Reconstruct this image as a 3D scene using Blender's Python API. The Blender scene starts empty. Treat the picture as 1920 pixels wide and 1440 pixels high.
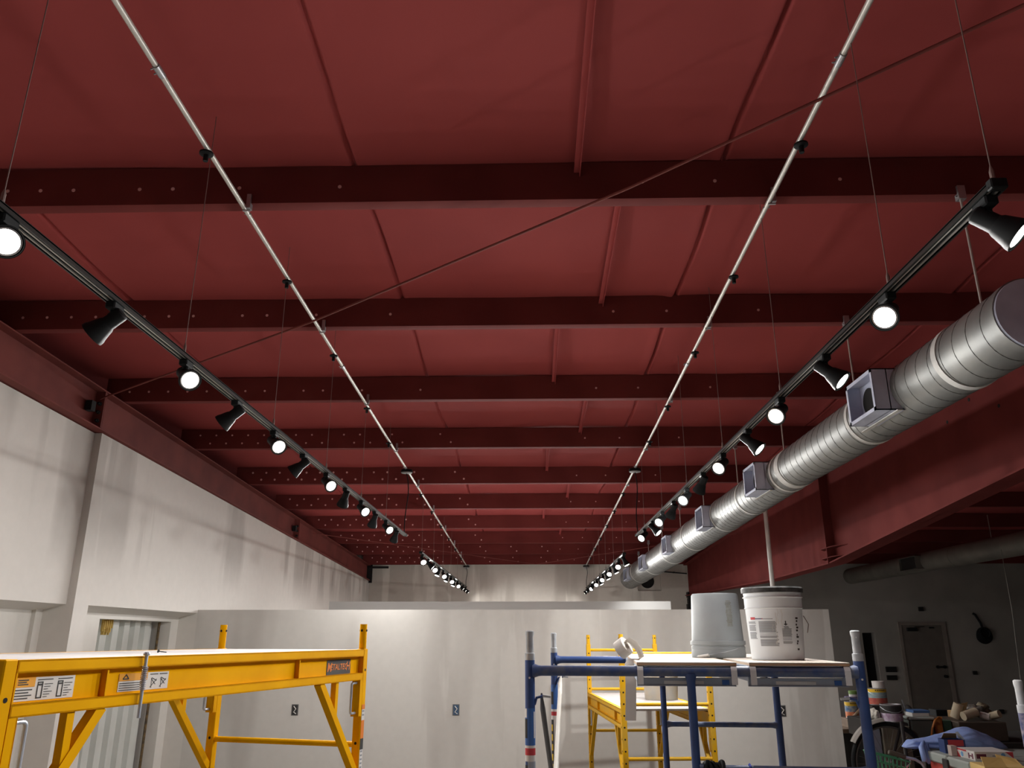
import bpy, bmesh, math, random
from mathutils import Vector, Matrix, noise
random.seed(7)
PI = math.pi
sc = bpy.context.scene
COL = sc.collection
EYE = 1.78
SLOPE = -0.0393
PITCH, YAW, FPX = math.radians(17.84), math.radians(1.404), 1476.0

def under(y):            # height of the purlins' underside
    return EYE + 2.145 + SLOPE * y

# ------------------------------------------------------------------ materials
MATS = {}
def M(name, c, c2=None, scale=6.0, rough=0.6, metal=0.0, bump=0.0, stretch=(1, 1, 1), detail=4, emit=None, spec=None):
    if name in MATS: return MATS[name]
    m = bpy.data.materials.new(name); m.use_nodes = True
    nt = m.node_tree; b = nt.nodes['Principled BSDF']
    b.inputs['Roughness'].default_value = rough
    b.inputs['Metallic'].default_value = metal
    if spec is not None: b.inputs['Specular IOR Level'].default_value = spec
    if c2 is None: c2 = tuple(x * 0.86 for x in c)
    tc = nt.nodes.new('ShaderNodeTexCoord'); mp = nt.nodes.new('ShaderNodeMapping')
    mp.inputs['Scale'].default_value = stretch
    nz = nt.nodes.new('ShaderNodeTexNoise'); nz.inputs['Scale'].default_value = scale; nz.inputs['Detail'].default_value = detail
    rp = nt.nodes.new('ShaderNodeValToRGB')
    rp.color_ramp.elements[0].position = 0.35; rp.color_ramp.elements[1].position = 0.65
    rp.color_ramp.elements[0].color = (*c2, 1); rp.color_ramp.elements[1].color = (*c, 1)
    L = nt.links.new
    L(tc.outputs['Object'], mp.inputs['Vector']); L(mp.outputs['Vector'], nz.inputs['Vector'])
    L(nz.outputs['Fac'], rp.inputs['Fac']); L(rp.outputs['Color'], b.inputs['Base Color'])
    if bump:
        bp = nt.nodes.new('ShaderNodeBump'); bp.inputs['Strength'].default_value = bump; bp.inputs['Distance'].default_value = 0.02
        L(nz.outputs['Fac'], bp.inputs['Height']); L(bp.outputs['Normal'], b.inputs['Normal'])
    if emit:
        b.inputs['Emission Color'].default_value = (*emit[0], 1); b.inputs['Emission Strength'].default_value = emit[1]
    MATS[name] = m
    return m

def drywall(name, axis, paint=(0.70, 0.675, 0.63), mud=(0.50, 0.475, 0.44), amount=0.52, zlo=None):
    """painted board with vertical bands of bare joint compound"""
    m = bpy.data.materials.new(name); m.use_nodes = True
    nt = m.node_tree; b = nt.nodes['Principled BSDF']; b.inputs['Roughness'].default_value = 0.7
    L = nt.links.new; N = nt.nodes.new
    tc = N('ShaderNodeTexCoord')
    def ns(scale, st, det=3):
        mp = N('ShaderNodeMapping'); mp.inputs['Scale'].default_value = st
        n = N('ShaderNodeTexNoise'); n.inputs['Scale'].default_value = scale; n.inputs['Detail'].default_value = det
        L(tc.outputs['Object'], mp.inputs['Vector']); L(mp.outputs['Vector'], n.inputs['Vector'])
        return n
    st = (1.0, 1.0, 0.16)
    n1 = ns(1.3, st); n2 = ns(4.5, (1, 1, 0.10)); n3 = ns(14, (1, 1, 1))
    r1 = N('ShaderNodeValToRGB'); r1.color_ramp.elements[0].position = amount - 0.04; r1.color_ramp.elements[1].position = amount + 0.04
    r2 = N('ShaderNodeValToRGB'); r2.color_ramp.elements[0].position = 0.56; r2.color_ramp.elements[1].position = 0.64
    L(n1.outputs['Fac'], r1.inputs['Fac']); L(n2.outputs['Fac'], r2.inputs['Fac'])
    ml = N('ShaderNodeMath'); ml.operation = 'SUBTRACT'; ml.use_clamp = True
    L(r1.outputs['Color'], ml.inputs[0]); L(r2.outputs['Color'], ml.inputs[1])
    fac = ml.outputs[0]
    if zlo is not None:
        sx = N('ShaderNodeSeparateXYZ'); L(tc.outputs['Object'], sx.inputs[0])
        mr = N('ShaderNodeMapRange'); mr.inputs['From Min'].default_value = zlo[0]; mr.inputs['From Max'].default_value = zlo[1]
        L(sx.outputs['Z'], mr.inputs['Value'])
        m2 = N('ShaderNodeMath'); m2.operation = 'MULTIPLY'; L(fac, m2.inputs[0]); L(mr.outputs[0], m2.inputs[1]); fac = m2.outputs[0]
    mx = N('ShaderNodeMix'); mx.data_type = 'RGBA'
    mx.inputs[6].default_value = (*paint, 1); mx.inputs[7].default_value = (*mud, 1)
    L(fac, mx.inputs[0])
    m3 = N('ShaderNodeMix'); m3.data_type = 'RGBA'; m3.blend_type = 'MULTIPLY'; m3.inputs[0].default_value = 0.10
    L(mx.outputs[2], m3.inputs[6]); L(n3.outputs['Fac'], m3.inputs[7]); L(m3.outputs[2], b.inputs['Base Color'])
    return m

RED = M('red_insulation', (0.39, 0.072, 0.070), (0.34, 0.061, 0.060), 1.3, 0.85, 0, 0.25, (1, 0.5, 1), 5, spec=0.15)
STEEL = M('red_oxide_steel', (0.165, 0.036, 0.033), (0.137, 0.029, 0.027), 3, 0.85, spec=0.05)
DRED = M('dark_red_steel', (0.20, 0.050, 0.042), (0.15, 0.036, 0.032), 3, 0.75, spec=0.2)
HOLE = M('pale_red_rivet', (0.80, 0.48, 0.46), rough=0.5)
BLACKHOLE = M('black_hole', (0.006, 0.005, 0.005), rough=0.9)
WALL_L = drywall('left_wall_board', 'y', zlo=(2.25, 2.65))
WALL_P = drywall('partition_board', 'x', (0.64, 0.62, 0.58), (0.535, 0.51, 0.475), 0.55)
WALL_B = drywall('back_wall_board', 'x', (0.66, 0.62, 0.56), (0.50, 0.46, 0.41), 0.5)
DARKWALL = M('shade_toned_wall', (0.36, 0.345, 0.32), (0.28, 0.27, 0.25), 1.2, 0.85)  # darker than the lit back wall: the unlit bay's shade put into the colour
WHITE = M('white_paint', (0.76, 0.74, 0.70), rough=0.6)
CONC = M('concrete_floor', (0.34, 0.33, 0.31), (0.24, 0.23, 0.215), 1.5, 0.7, 0, 0.1)
GALV = M('galvanised_steel', (0.245, 0.25, 0.24), (0.185, 0.19, 0.185), 5, 0.48, 0.5)
GALVB = M('bluish_galvanised_sheet', (0.56, 0.60, 0.73), (0.47, 0.51, 0.64), 9, 0.6, 0.08)
BAND = M('pale_duct_sealant', (0.60, 0.60, 0.57), (0.5, 0.5, 0.48), 18, 0.65, 0.1)
SEAM = M('dark_seam', (0.13, 0.125, 0.12), rough=0.5, metal=0.6)
DUCTD = M('dusty_dark_duct', (0.20, 0.19, 0.165), (0.15, 0.14, 0.125), 4, 0.55, 0.5)
COND = M('conduit_zinc', (0.66, 0.65, 0.60), rough=0.4, metal=0.35)
ZINC = M('zinc_clamp', (0.45, 0.46, 0.48), rough=0.4, metal=0.7)
BLACK = M('black_plastic', (0.014, 0.016, 0.017), (0.010, 0.011, 0.012), 10, 0.65, spec=0.15)
TRACK = M('black_track_enamel', (0.020, 0.023, 0.022), rough=0.35, metal=0.2)
TRSLOT = M('track_slot_metal', (0.55, 0.54, 0.50), rough=0.35, metal=0.5)
BULB = M('lit_bulb', (1, 1, 1), rough=0.3, emit=((1.0, 0.95, 0.86), 14.0))
BULBRIM = M('bulb_reflector', (0.7, 0.7, 0.72), rough=0.25, metal=0.7)
WIRE = M('steel_wire', (0.30, 0.24, 0.22), rough=0.5, metal=0.5)
YEL = M('yellow_enamel', (0.84, 0.42, 0.0), (0.77, 0.37, 0.0), 7, 0.5, spec=0.04)
YEL2 = M('scuffed_yellow_enamel', (0.80, 0.43, 0.006), (0.70, 0.42, 0.05), 14, 0.5, spec=0.08)
CHROME = M('chrome_rod', (0.56, 0.63, 0.73), rough=0.3, metal=0.4)
PLY = M('dusty_plywood', (0.60, 0.55, 0.49), (0.50, 0.44, 0.37), 12, 0.75, 0, 0, (1, 6, 1))
PLYEDGE = M('plywood_edge', (0.42, 0.24, 0.13), (0.60, 0.45, 0.30), 60, 0.7, 0, 0, (0.05, 0.05, 1))
DUST = M('white_dusted_deck', (0.50, 0.475, 0.46), (0.40, 0.38, 0.365), 9, 0.85)
BLUE = M('navy_blue_enamel', (0.036, 0.078, 0.23), (0.028, 0.060, 0.18), 9, 0.42)
BLUEW = M('worn_blue_enamel', (0.038, 0.074, 0.20), (0.11, 0.13, 0.19), 22, 0.5)
PIN = M('galvanised_pin', (0.55, 0.58, 0.60), (0.35, 0.38, 0.42), 14, 0.35, 0.3)
ALU = M('aluminium_rail', (0.42, 0.48, 0.58), (0.34, 0.40, 0.50), 9, 0.4, 0.25)
ALUW = M('aluminium_hook', (0.72, 0.73, 0.74), rough=0.5, metal=0.1)
GREYB = M('grey_bucket_plastic', (0.35, 0.385, 0.40), (0.31, 0.34, 0.355), 5, 0.5)
WHITEB = M('white_bucket_plastic', (0.82, 0.87, 0.91), (0.78, 0.82, 0.84), 4, 0.45)
INK = M('grey_ink', (0.26, 0.27, 0.29), rough=0.6)
INKB = M('black_ink', (0.03, 0.03, 0.03), rough=0.6)
REDINK = M('red_ink', (0.55, 0.05, 0.06), rough=0.6)
ORINK = M('orange_ink', (0.80, 0.22, 0.02), rough=0.5)
LABOR = M('label_orange', (0.82, 0.36, 0.012), rough=0.5)
YINK = M('yellow_ink', (0.80, 0.52, 0.03), rough=0.5)
LBLINK = M('sticker_blue', (0.05, 0.14, 0.40), rough=0.5)
PAPER = M('sticker_white', (0.72, 0.70, 0.67), rough=0.5)
OLIVE = M('faded_olive_print', (0.25, 0.25, 0.19), (0.33, 0.34, 0.32), 40, 0.6)
TAPE = M('paper_tape', (0.78, 0.75, 0.70), rough=0.8)
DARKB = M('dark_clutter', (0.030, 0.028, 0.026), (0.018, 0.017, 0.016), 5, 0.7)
BRNB = M('brown_board', (0.20, 0.14, 0.09), (0.12, 0.085, 0.06), 6, 0.8)
CARD = M('cardboard', (0.46, 0.31, 0.15), (0.38, 0.25, 0.12), 6, 0.8)
CARDY = M('yellow_cardboard', (0.66, 0.47, 0.17), (0.58, 0.40, 0.14), 6, 0.8)
BEIGE = M('beige_fabric_roll', (0.55, 0.48, 0.34), (0.45, 0.38, 0.27), 9, 0.85)
TARP = M('blue_tarp', (0.30, 0.42, 0.78), (0.23, 0.33, 0.66), 5, 0.5)
CHEST = M('red_plastic', (0.62, 0.075, 0.055), rough=0.45)
LIDG = M('grey_green_lid', (0.36, 0.40, 0.37), rough=0.5)
GRNW = M('green_wire', (0.06, 0.27, 0.15), rough=0.45)
GREEN = M('dark_green_box', (0.05, 0.13, 0.08), rough=0.6)
ORNG = M('orange_box', (0.55, 0.20, 0.04), rough=0.6)
CORR = M('pale_corrugated_steel', (0.62, 0.64, 0.61), (0.56, 0.57, 0.54), 3, 0.5)

# ------------------------------------------------------------------ mesh builder
class MB:
    def __init__(self):
        self.v = []; self.f = []; self.mi = []; self.mats = []; self.cur = 0
    def mat(self, m):
        if m not in self.mats: self.mats.append(m)
        self.cur = self.mats.index(m); return self
    def add(self, vs, fs):
        b = len(self.v); self.v += [Vector(p) for p in vs]
        for f in fs: self.f.append(tuple(b + i for i in f)); self.mi.append(self.cur)
        return self
    def hexa(self, p):   # p: bottom 4 then top 4, counter-clockwise
        return self.add(p, [(3, 2, 1, 0), (4, 5, 6, 7), (0, 1, 5, 4), (1, 2, 6, 5), (2, 3, 7, 6), (3, 0, 4, 7)])
    def box(self, x0, x1, y0, y1, z0, z1):
        return self.hexa([(x0, y0, z0), (x1, y0, z0), (x1, y1, z0), (x0, y1, z0), (x0, y0, z1), (x1, y0, z1), (x1, y1, z1), (x0, y1, z1)])
    def rbox(self, x0, x1, y0, y1, z0, z1, b=0.003):   # softly bevelled box
        bm = bmesh.new(); bmesh.ops.create_cube(bm, size=1)
        for v in bm.verts:
            v.co = Vector(((x0 + x1) / 2 + v.co.x * (x1 - x0), (y0 + y1) / 2 + v.co.y * (y1 - y0), (z0 + z1) / 2 + v.co.z * (z1 - z0)))
        b = min(b, 0.3 * min(x1 - x0, y1 - y0, z1 - z0))
        bmesh.ops.bevel(bm, geom=bm.edges[:], offset=b, segments=1, affect='EDGES')
        bm.verts.index_update()
        self.add([v.co.copy() for v in bm.verts], [tuple(v.index for v in f.verts) for f in bm.faces]); bm.free(); return self
    def bar(self, a, b, w, h, up=(0, 0, 1)):           # square bar from a to b
        a, b = Vector(a), Vector(b); d = (b - a).normalized(); s = d.cross(Vector(up))
        if s.length < 1e-4: s = d.cross(Vector((1, 0, 0)))
        s.normalize(); t = s.cross(d); s *= w / 2; t *= h / 2
        return self.hexa([a - s - t, a + s - t, a + s + t, a - s + t, b - s - t, b + s - t, b + s + t, b - s + t])
    def tube(self, pts, r, n=12, cap=True):
        pts = [Vector(p) for p in pts]; rings = []; rs = r if isinstance(r, (list, tuple)) else [r] * len(pts)
        prev = None
        for i, p in enumerate(pts):
            d = (pts[min(i + 1, len(pts) - 1)] - pts[max(i - 1, 0)]).normalized()
            if prev is None:
                s = d.cross(Vector((0, 0, 1)))
                if s.length < 1e-3: s = d.cross(Vector((1, 0, 0)))
            else: s = prev - d * prev.dot(d)
            s.normalize(); prev = s; t = d.cross(s)
            rings.append([p + (s * math.cos(2 * PI * k / n) + t * math.sin(2 * PI * k / n)) * rs[i] for k in range(n)])
        vs = [q for r_ in rings for q in r_]; fs = []
        for i in range(len(pts) - 1):
            for k in range(n):
                k2 = (k + 1) % n; fs.append((i * n + k, i * n + k2, (i + 1) * n + k2, (i + 1) * n + k))
        if cap:
            fs.append(tuple(reversed(range(n)))); fs.append(tuple((len(pts) - 1) * n + k for k in range(n)))
        return self.add(vs, fs)
    def lathe(self, prof, org=(0, 0, 0), axis=(0, 0, 1), n=24):  # prof: (radius, distance along axis)
        org = Vector(org); d = Vector(axis).normalized(); s = d.cross(Vector((0, 0, 1)))
        if s.length < 1e-3: s = Vector((1, 0, 0))
        s.normalize(); t = d.cross(s); vs = []; fs = []
        for (r, z) in prof:
            for k in range(n):
                a = 2 * PI * k / n; vs.append(org + d * z + (s * math.cos(a) + t * math.sin(a)) * max(r, 1e-4))
        m = len(prof)
        for i in range(m - 1):
            for k in range(n):
                k2 = (k + 1) % n; fs.append((i * n + k, i * n + k2, (i + 1) * n + k2, (i + 1) * n + k))
        fs.append(tuple(reversed(range(n)))); fs.append(tuple((m - 1) * n + k for k in range(n)))
        return self.add(vs, fs)
    def prism(self, poly, x0, x1):        # polygon in (y, z) extruded along x
        n = len(poly); vs = [(x0, y, z) for y, z in poly] + [(x1, y, z) for y, z in poly]
        fs = [tuple(range(n)), tuple(reversed(range(n, 2 * n)))] + [(i, n + i, n + (i + 1) % n, (i + 1) % n) for i in range(n)]
        return self.add(vs, fs)
    def disc(self, c, nrm, r, t=0.002, n=12):
        return self.lathe([(r, 0), (r, t)], c, nrm, n)
    def shell(self, rad, a0, a1, z0, z1, off=0.0008, n=None, org=(0, 0, 0)):   # patch on a round wall, rad(z) its radius
        n = n or max(2, int(abs(a1 - a0) / 0.12)); vs = []; fs = []
        for i in range(n + 1):
            a = a0 + (a1 - a0) * i / n
            for z in (z0, z1):
                r = rad(z) + off; vs.append((org[0] + r * math.cos(a), org[1] + r * math.sin(a), org[2] + z))
        for i in range(n): fs.append((2 * i, 2 * i + 2, 2 * i + 3, 2 * i + 1))
        return self.add(vs, fs)
    def text(self, s, size, mtx, depth=0.0006):
        cu = bpy.data.curves.new('lettering', 'FONT'); cu.body = s; cu.size = size; cu.extrude = depth; cu.offset = size * 0.014; cu.align_x = 'CENTER'; cu.align_y = 'CENTER'
        cu.resolution_u = 3
        o = bpy.data.objects.new('lettering', cu); COL.objects.link(o)
        dg = bpy.context.evaluated_depsgraph_get(); dg.update()
        me = bpy.data.meshes.new_from_object(o.evaluated_get(dg))
        self.add([mtx @ v.co for v in me.vertices], [tuple(p.vertices) for p in me.polygons])
        bpy.data.objects.remove(o); bpy.data.meshes.remove(me); bpy.data.curves.remove(cu); return self
    def xf(self, mtx, start=0):
        for i in range(start, len(self.v)): self.v[i] = mtx @ self.v[i]
        return self
    def build(self, name, mat=None, parent=None, smooth=35, loc=None):
        me = bpy.data.meshes.new(name)
        me.from_pydata([tuple(v) for v in self.v], [], self.f)
        ms = self.mats if self.mats else [mat]
        for m in ms: me.materials.append(m)
        if len(ms) > 1: me.polygons.foreach_set('material_index', self.mi)
        bm = bmesh.new(); bm.from_mesh(me); bmesh.ops.recalc_face_normals(bm, faces=bm.faces[:]); bm.to_mesh(me); bm.free()
        if smooth:
            me.polygons.foreach_set('use_smooth', [True] * len(me.polygons)); me.set_sharp_from_angle(angle=math.radians(smooth))
        me.update()
        o = bpy.data.objects.new(name, me); COL.objects.link(o)
        if parent is not None: o.parent = parent
        if loc is not None: o.location = loc
        return o

def tag(o, label, cat, group=None):
    o['label'] = label; o['category'] = cat
    if group: o['group'] = group
    return o
def thing(name, label, cat, loc=(0, 0, 0), rz=0.0, group=None):
    o = bpy.data.objects.new(name, None); COL.objects.link(o); o.empty_display_size = 0.1
    o.location = loc; o.rotation_euler = (0, 0, rz)
    return tag(o, label, cat, group)
def solo(name, mb, mat, label, cat, group=None, smooth=35):       # one-mesh thing, origin at its base
    lo = [min(v[i] for v in mb.v) for i in range(3)]; hi = [max(v[i] for v in mb.v) for i in range(3)]
    c = Vector(((lo[0] + hi[0]) / 2, (lo[1] + hi[1]) / 2, lo[2]))
    mb.v = [v - c for v in mb.v]
    return tag(mb.build(name, mat, None, smooth, c), label, cat, group)
def struct(name, mb, mat, parent=None, smooth=30):
    o = mb.build(name, mat, parent, smooth)
    if parent is None: o['kind'] = 'structure'
    return o
def copy_tree(o, parent=None):
    c = o.copy(); COL.objects.link(c)
    if parent is not None: c.parent = parent
    for ch in list(o.children): copy_tree(ch, c)
    return c
ORD = ['first', 'second', 'third', 'fourth', 'fifth', 'sixth', 'seventh', 'eighth', 'ninth', 'tenth', 'eleventh', 'twelfth', 'thirteenth']

# camera frame, used to turn measurements from the photograph into positions in the room
FW = Vector((-math.sin(YAW) * math.cos(PITCH), math.cos(YAW) * math.cos(PITCH), math.sin(PITCH)))
RT = Vector((math.cos(YAW), math.sin(YAW), 0)); UP = RT.cross(FW)
def at(px, py, Y):
    r = FW + RT * ((px - 960) / FPX) + UP * ((720 - py) / FPX)
    p = r * (Y / r.y); return Vector((p.x, p.y, p.z + EYE))

def atz(px, py, z):
    r = FW + RT * ((px - 960) / FPX) + UP * ((720 - py) / FPX)
    return Vector((0, 0, EYE)) + r * ((z - EYE) / r.z)

# ------------------------------------------------------------------ room shell
BY = 17.2
struct('floor', MB().box(-4.2, 11.6, -6.2, 17.6, -0.12, 0), CONC)

def roof_z(x, y):
    return under(y) + 0.207
mb = MB(); NX, NY = 250, 240
SEAMS = [-2.68, -0.86, 0.97, 2.80, 4.63, 6.46, 8.3]
PY = [0.37, 1.86, 3.35, 4.81, 6.30, 7.80, 9.42, 10.98, 12.58, 14.12, 15.50]
def ceil_pt(x, y):
    z = roof_z(x, y)
    z += 0.018 * noise.noise(Vector((x * 0.55, y * 0.9, 0.3))) + 0.006 * noise.noise(Vector((x * 2.2, y * 1.4, 3.1)))
    for k, s in enumerate(SEAMS):
        sx = s + 0.05 * noise.noise(Vector((k * 3.7, y * 0.8, 1.0)))
        d = x - sx
        if abs(d) > 0.3: continue
        amp = max(0.0, 0.45 + 1.1 * noise.noise(Vector((k * 9.1, y * 1.3, 7.0)))) * (0.5 if s < 0 else 1.0)
        z += -0.016 * amp * math.exp(-((d + 0.03) / 0.05) ** 2) + 0.045 * (0.35 + amp) * math.exp(-(d / 0.009) ** 2)
    return z
xs = set(round(-4.1 + 0.06 * i, 4) for i in range(261))
for q in SEAMS[:5]:
    for i in range(-16, 17): xs.add(round(q + 0.005 * i, 4))
xs = sorted(x for x in xs if x <= 11.5)
ys = [-6.0 + 23.5 * j / 170 for j in range(171)]
vs = [(x, y, ceil_pt(x, y)) for y in ys for x in xs]; nx = len(xs)
fs = [(j * nx + i, j * nx + i + 1, (j + 1) * nx + i + 1, (j + 1) * nx + i) for j in range(len(ys) - 1) for i in range(nx - 1)]
nb = len(vs)
vs += [(-4.1, -6, 4.9), (11.5, -6, 4.9), (11.5, 17.5, 4.0), (-4.1, 17.5, 4.0)]
fs += [(nb + 3, nb + 2, nb + 1, nb)]
mb.add(vs, fs)
struct('ceiling', mb, RED, smooth=60)

def beam_top(y): return EYE + 1.807 - 0.0388 * y     # underside of the left rafter
WL0, WL1 = -3.53, -3.47
ZS = EYE + 0.240          # soffit over the recesses
mb = MB()
t = lambda y: beam_top(y) + 0.004
mb.prism([(-6, 0), (4.0, 0), (4.0, t(4.0)), (-6, t(-6))], -4.0, WL0)
mb.prism([(4.0, ZS), (6.107, ZS), (6.107, t(6.107)), (4.0, t(4.0))], -4.0, WL0)
mb.prism([(6.107, 0), (6.31, 0), (6.31, t(6.31)), (6.107, t(6.107))], -4.0, WL1)
mb.prism([(6.31, ZS), (8.42, ZS), (8.42, t(8.42)), (6.31, t(6.31))], -4.0, WL1)
mb.prism([(8.42, 0), (BY, 0), (BY, t(BY)), (8.42, t(8.42))], -4.0, WL1)
# slanted soffits and recess backs
def soffit(y0, y1, xo, xi):
    mb.hexa([(xi, y0, ZS - 0.050), (xo, y0, ZS - 0.001), (xo, y1, ZS - 0.001), (xi, y1, ZS - 0.050),
             (xi, y0, ZS + 0.01), (xo - 0.01, y0, ZS + 0.01), (xo - 0.01, y1, ZS + 0.01), (xi, y1, ZS + 0.01)])
soffit(4.0, 6.107, WL0, -3.74); soffit(6.31, 8.42, WL1, -3.68)
mb.box(-4.0, -3.70, 6.02, 6.107, 0, ZS)                # recess 1: jamb strip and inset board
mb.box(-4.0, -3.73, 4.0, 6.02, 0, ZS)
HZ = EYE + 0.150
mb.box(-4.0, -3.66, 6.31, 6.87, 0, ZS); mb.box(-4.0, -3.66, 8.25, 8.42, 0, ZS); mb.box(-4.0, -3.66, 6.87, 8.25, HZ, ZS)
wl = struct('wall_left', mb, WALL_L)

# corrugated siding seen through the opening in the second recess
mb = MB(); vs = []; fs = []
prof = [(6.875, -3.83)]; y = 6.93
while y < 8.1:
    prof += [(y, -3.83), (y + 0.012, -3.785), (y + 0.115, -3.785), (y + 0.127, -3.83)]; y += 0.205
prof += [(8.20, -3.83)]
for (yy, xx) in prof: vs += [(xx, yy, 0.0), (xx, yy, HZ - 0.002)]
for i in range(len(prof) - 1): fs.append((2 * i, 2 * i + 2, 2 * i + 3, 2 * i + 1))
mb.add(vs, fs)
solo('metal_siding', mb, CORR, 'pale corrugated metal siding showing through the opening in the left wall recess', 'siding')
mb = MB().mat(M('yellow_foam', (0.60, 0.42, 0.12), (0.45, 0.30, 0.08), 30, 0.9, 0, 0.6))
for i in range(14):
    yy = 7.14 + 0.011 * i; mb.box(-3.784, -3.765 + 0.008 * math.sin(i * 2.1), yy, yy + 0.010, HZ - 0.10 - 0.03 * math.sin(i * 1.3), HZ)
solo('foam_scrap', mb, None, 'torn yellow insulation scrap stuck at the head of the siding opening', 'insulation')
mb = MB().tube([(-3.765, 8.222, HZ - 0.005), (-3.767, 8.222, HZ - 0.25), (-3.763, 8.218, HZ - 0.6), (-3.765, 8.21, 0.9), (-3.765, 8.20, 0.02)], 0.013, 8)
solo('hanging_cable', mb, M('brown_black_cable', (0.05, 0.035, 0.02), (0.18, 0.11, 0.04), 30, 0.7), 'dark cable hanging beside the siding at the recess opening', 'cable')

# back walls
mb = MB()
mb.prism([(BY, 0), (BY + 0.3, 0), (BY + 0.3, EYE + 1.72), (BY, EYE + 1.72)], -4.0, 2.235)
mb.box(2.73, 3.34, BY, BY + 0.3, 0, EYE + 1.72); mb.box(2.235, 2.73, BY, BY + 0.3, 0, EYE + 0.93); mb.box(2.235, 2.73, BY, BY + 0.3, EYE + 1.31, EYE + 1.72)
mb.box(2.235, 2.73, BY + 0.10, BY + 0.3, EYE + 0.93, EYE + 1.31)
struct('wall_back', mb, WALL_B)
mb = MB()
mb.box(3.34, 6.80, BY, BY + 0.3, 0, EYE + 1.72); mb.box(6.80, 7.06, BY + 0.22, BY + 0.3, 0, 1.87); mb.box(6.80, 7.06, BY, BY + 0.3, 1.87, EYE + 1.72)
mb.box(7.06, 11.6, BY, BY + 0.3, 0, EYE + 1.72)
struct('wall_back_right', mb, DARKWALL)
struct('wall_right', MB().box(11.5, 11.7, -6.2, 17.5, 0, 4.2), DARKWALL)
struct('wall_front', MB().box(-4.2, 11.7, -6.3, -6.1, 0, 4.6), DARKWALL)
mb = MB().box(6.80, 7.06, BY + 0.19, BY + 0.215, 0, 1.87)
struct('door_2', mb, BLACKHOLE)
d1 = struct('door_1', MB().rbox(7.60, 8.42, BY - 0.035, BY - 0.004, 0.0, 2.02, 0.004), M('door_brown_grey', (0.165, 0.145, 0.125), rough=0.6))
fr = MB().box(7.54, 7.60, BY - 0.05, BY - 0.001, 0, 2.08).box(8.42, 8.50, BY - 0.05, BY - 0.001, 0, 2.08).box(7.60, 8.42, BY - 0.05, BY - 0.001, 2.02, 2.08)
fr.build('door_frame', M('door_frame_grey', (0.26, 0.225, 0.20), rough=0.6), d1)
MB().rbox(7.70, 7.90, BY - 0.10, BY - 0.036, 1.90, 1.97).bar((7.85, BY - 0.09, 1.985), (8.06, BY - 0.05, 1.99), 0.02, 0.012).rbox(8.16, 8.26, BY - 0.06, BY - 0.036, 1.955, 1.985).build('door_closer', BLACK, d1)
MB().tube([(8.20, BY - 0.075, 1.21), (8.36, BY - 0.075, 1.21)], 0.016).disc((8.21, BY - 0.036, 1.21), (0, -1, 0), 0.03, 0.045).disc((8.35, BY - 0.036, 1.21), (0, -1, 0), 0.03, 0.045).build('pull_handle', BLACK, d1)
MB().lathe([(0.03, 0), (0.03, 0.008), (0.012, 0.01), (0.012, 0.04), (0.028, 0.05), (0.028, 0.075), (0.015, 0.082)], (8.34, BY - 0.036, 1.03), (0, -1, 0), 16).build('knob', BLACK, d1)

# partitions
struct('wall_middle', MB().box(WL1, 3.02, 8.42, 8.56, 0, EYE + 0.272), WALL_P)
struct('wall_middle_rear', MB().box(-2.62, 1.775, 10.5, 10.64, 0, EYE + 0.440), M('grey_white_board', (0.50, 0.50, 0.49), (0.46, 0.46, 0.45), 1.1, 0.75))

# ------------------------------------------------------------------ roof steel
for k, yk in enumerate(PY[2:] + [17.05]):
    z = under(yk); X0, X1 = -3.60, 11.4
    mb = MB().mat(STEEL)
    sect = [(0, 0), (0.070, 0), (0.078, 0.004), (0.080, 0.022), (0.076, 0.022), (0.073, 0.008), (0.0035, 0.0035),
            (0.0035, 0.20), (0.055, 0.20), (0.055, 0.2035), (0, 0.2035)]
    mb.prism([(yk + a, z + b) for a, b in sect], X0, X1)
    # lap splices: a doubled flange with a kinked end
    mb.mat(HOLE)
    rows = [(0.055, 0.11), (0.14, 0.0)] if k > 2 else [(0.085, 0.0)]
    for (dz, ph) in rows:
        x = X0 + 0.2 + ph
        n = 0
        while x < (-0.7 if k < 8 else 0.4):
            if n % 9 != 8 and not (x > -1.6 and n % 3): mb.disc((x, yk - 0.0005, z + dz), (0, -1, 0), 0.0095 if k < 4 else 0.0125, 0.002, 8)
            x += 0.165 if k < 5 else 0.2; n += 1
    for x in (0.55, 0.9, 1.5): mb.disc((x, yk - 0.0005, z + 0.09), (0, -1, 0), 0.009, 0.002, 8)
    w = ['nearest the camera, first of the row', 'second from the camera', 'third from the camera', 'fourth from the camera', 'fifth from the camera', 'sixth from the camera',
         'seventh from the camera', 'eighth from the camera', 'ninth from the camera', 'farthest away, along the back wall top'][k]
    solo('roof_purlin', mb, None, 'red steel roof purlin ' + w, 'purlin', 'red purlins across the ceiling')
# bridging bars between the purlins
BX = [(0.235, 0.24), (0.47, 0.47), (0.195, 0.20), (0.50, 0.49), (0.19, 0.19), (0.50, 0.50), (0.19, 0.19), (0.5, 0.5)]
for k in range(8):
    y0 = PY[k + 1] + 0.07; y1 = PY[k + 2] - 0.0; x = BX[k][0]
    mb = MB()
    a = Vector((x, y0, under(y0) + 0.190)); b = Vector((x, y1, under(y1) + 0.150))
    mb.bar(a, b, 0.030, 0.006); mb.bar(a + Vector((0.013, 0, -0.012)), b + Vector((0.013, 0, -0.012)), 0.004, 0.028)
    solo('bridging_bar', mb, RED, 'red bridging angle under the ceiling, %s bay from the camera' % ORD[k], 'bracing bar', 'bridging bars between the purlins')

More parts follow.
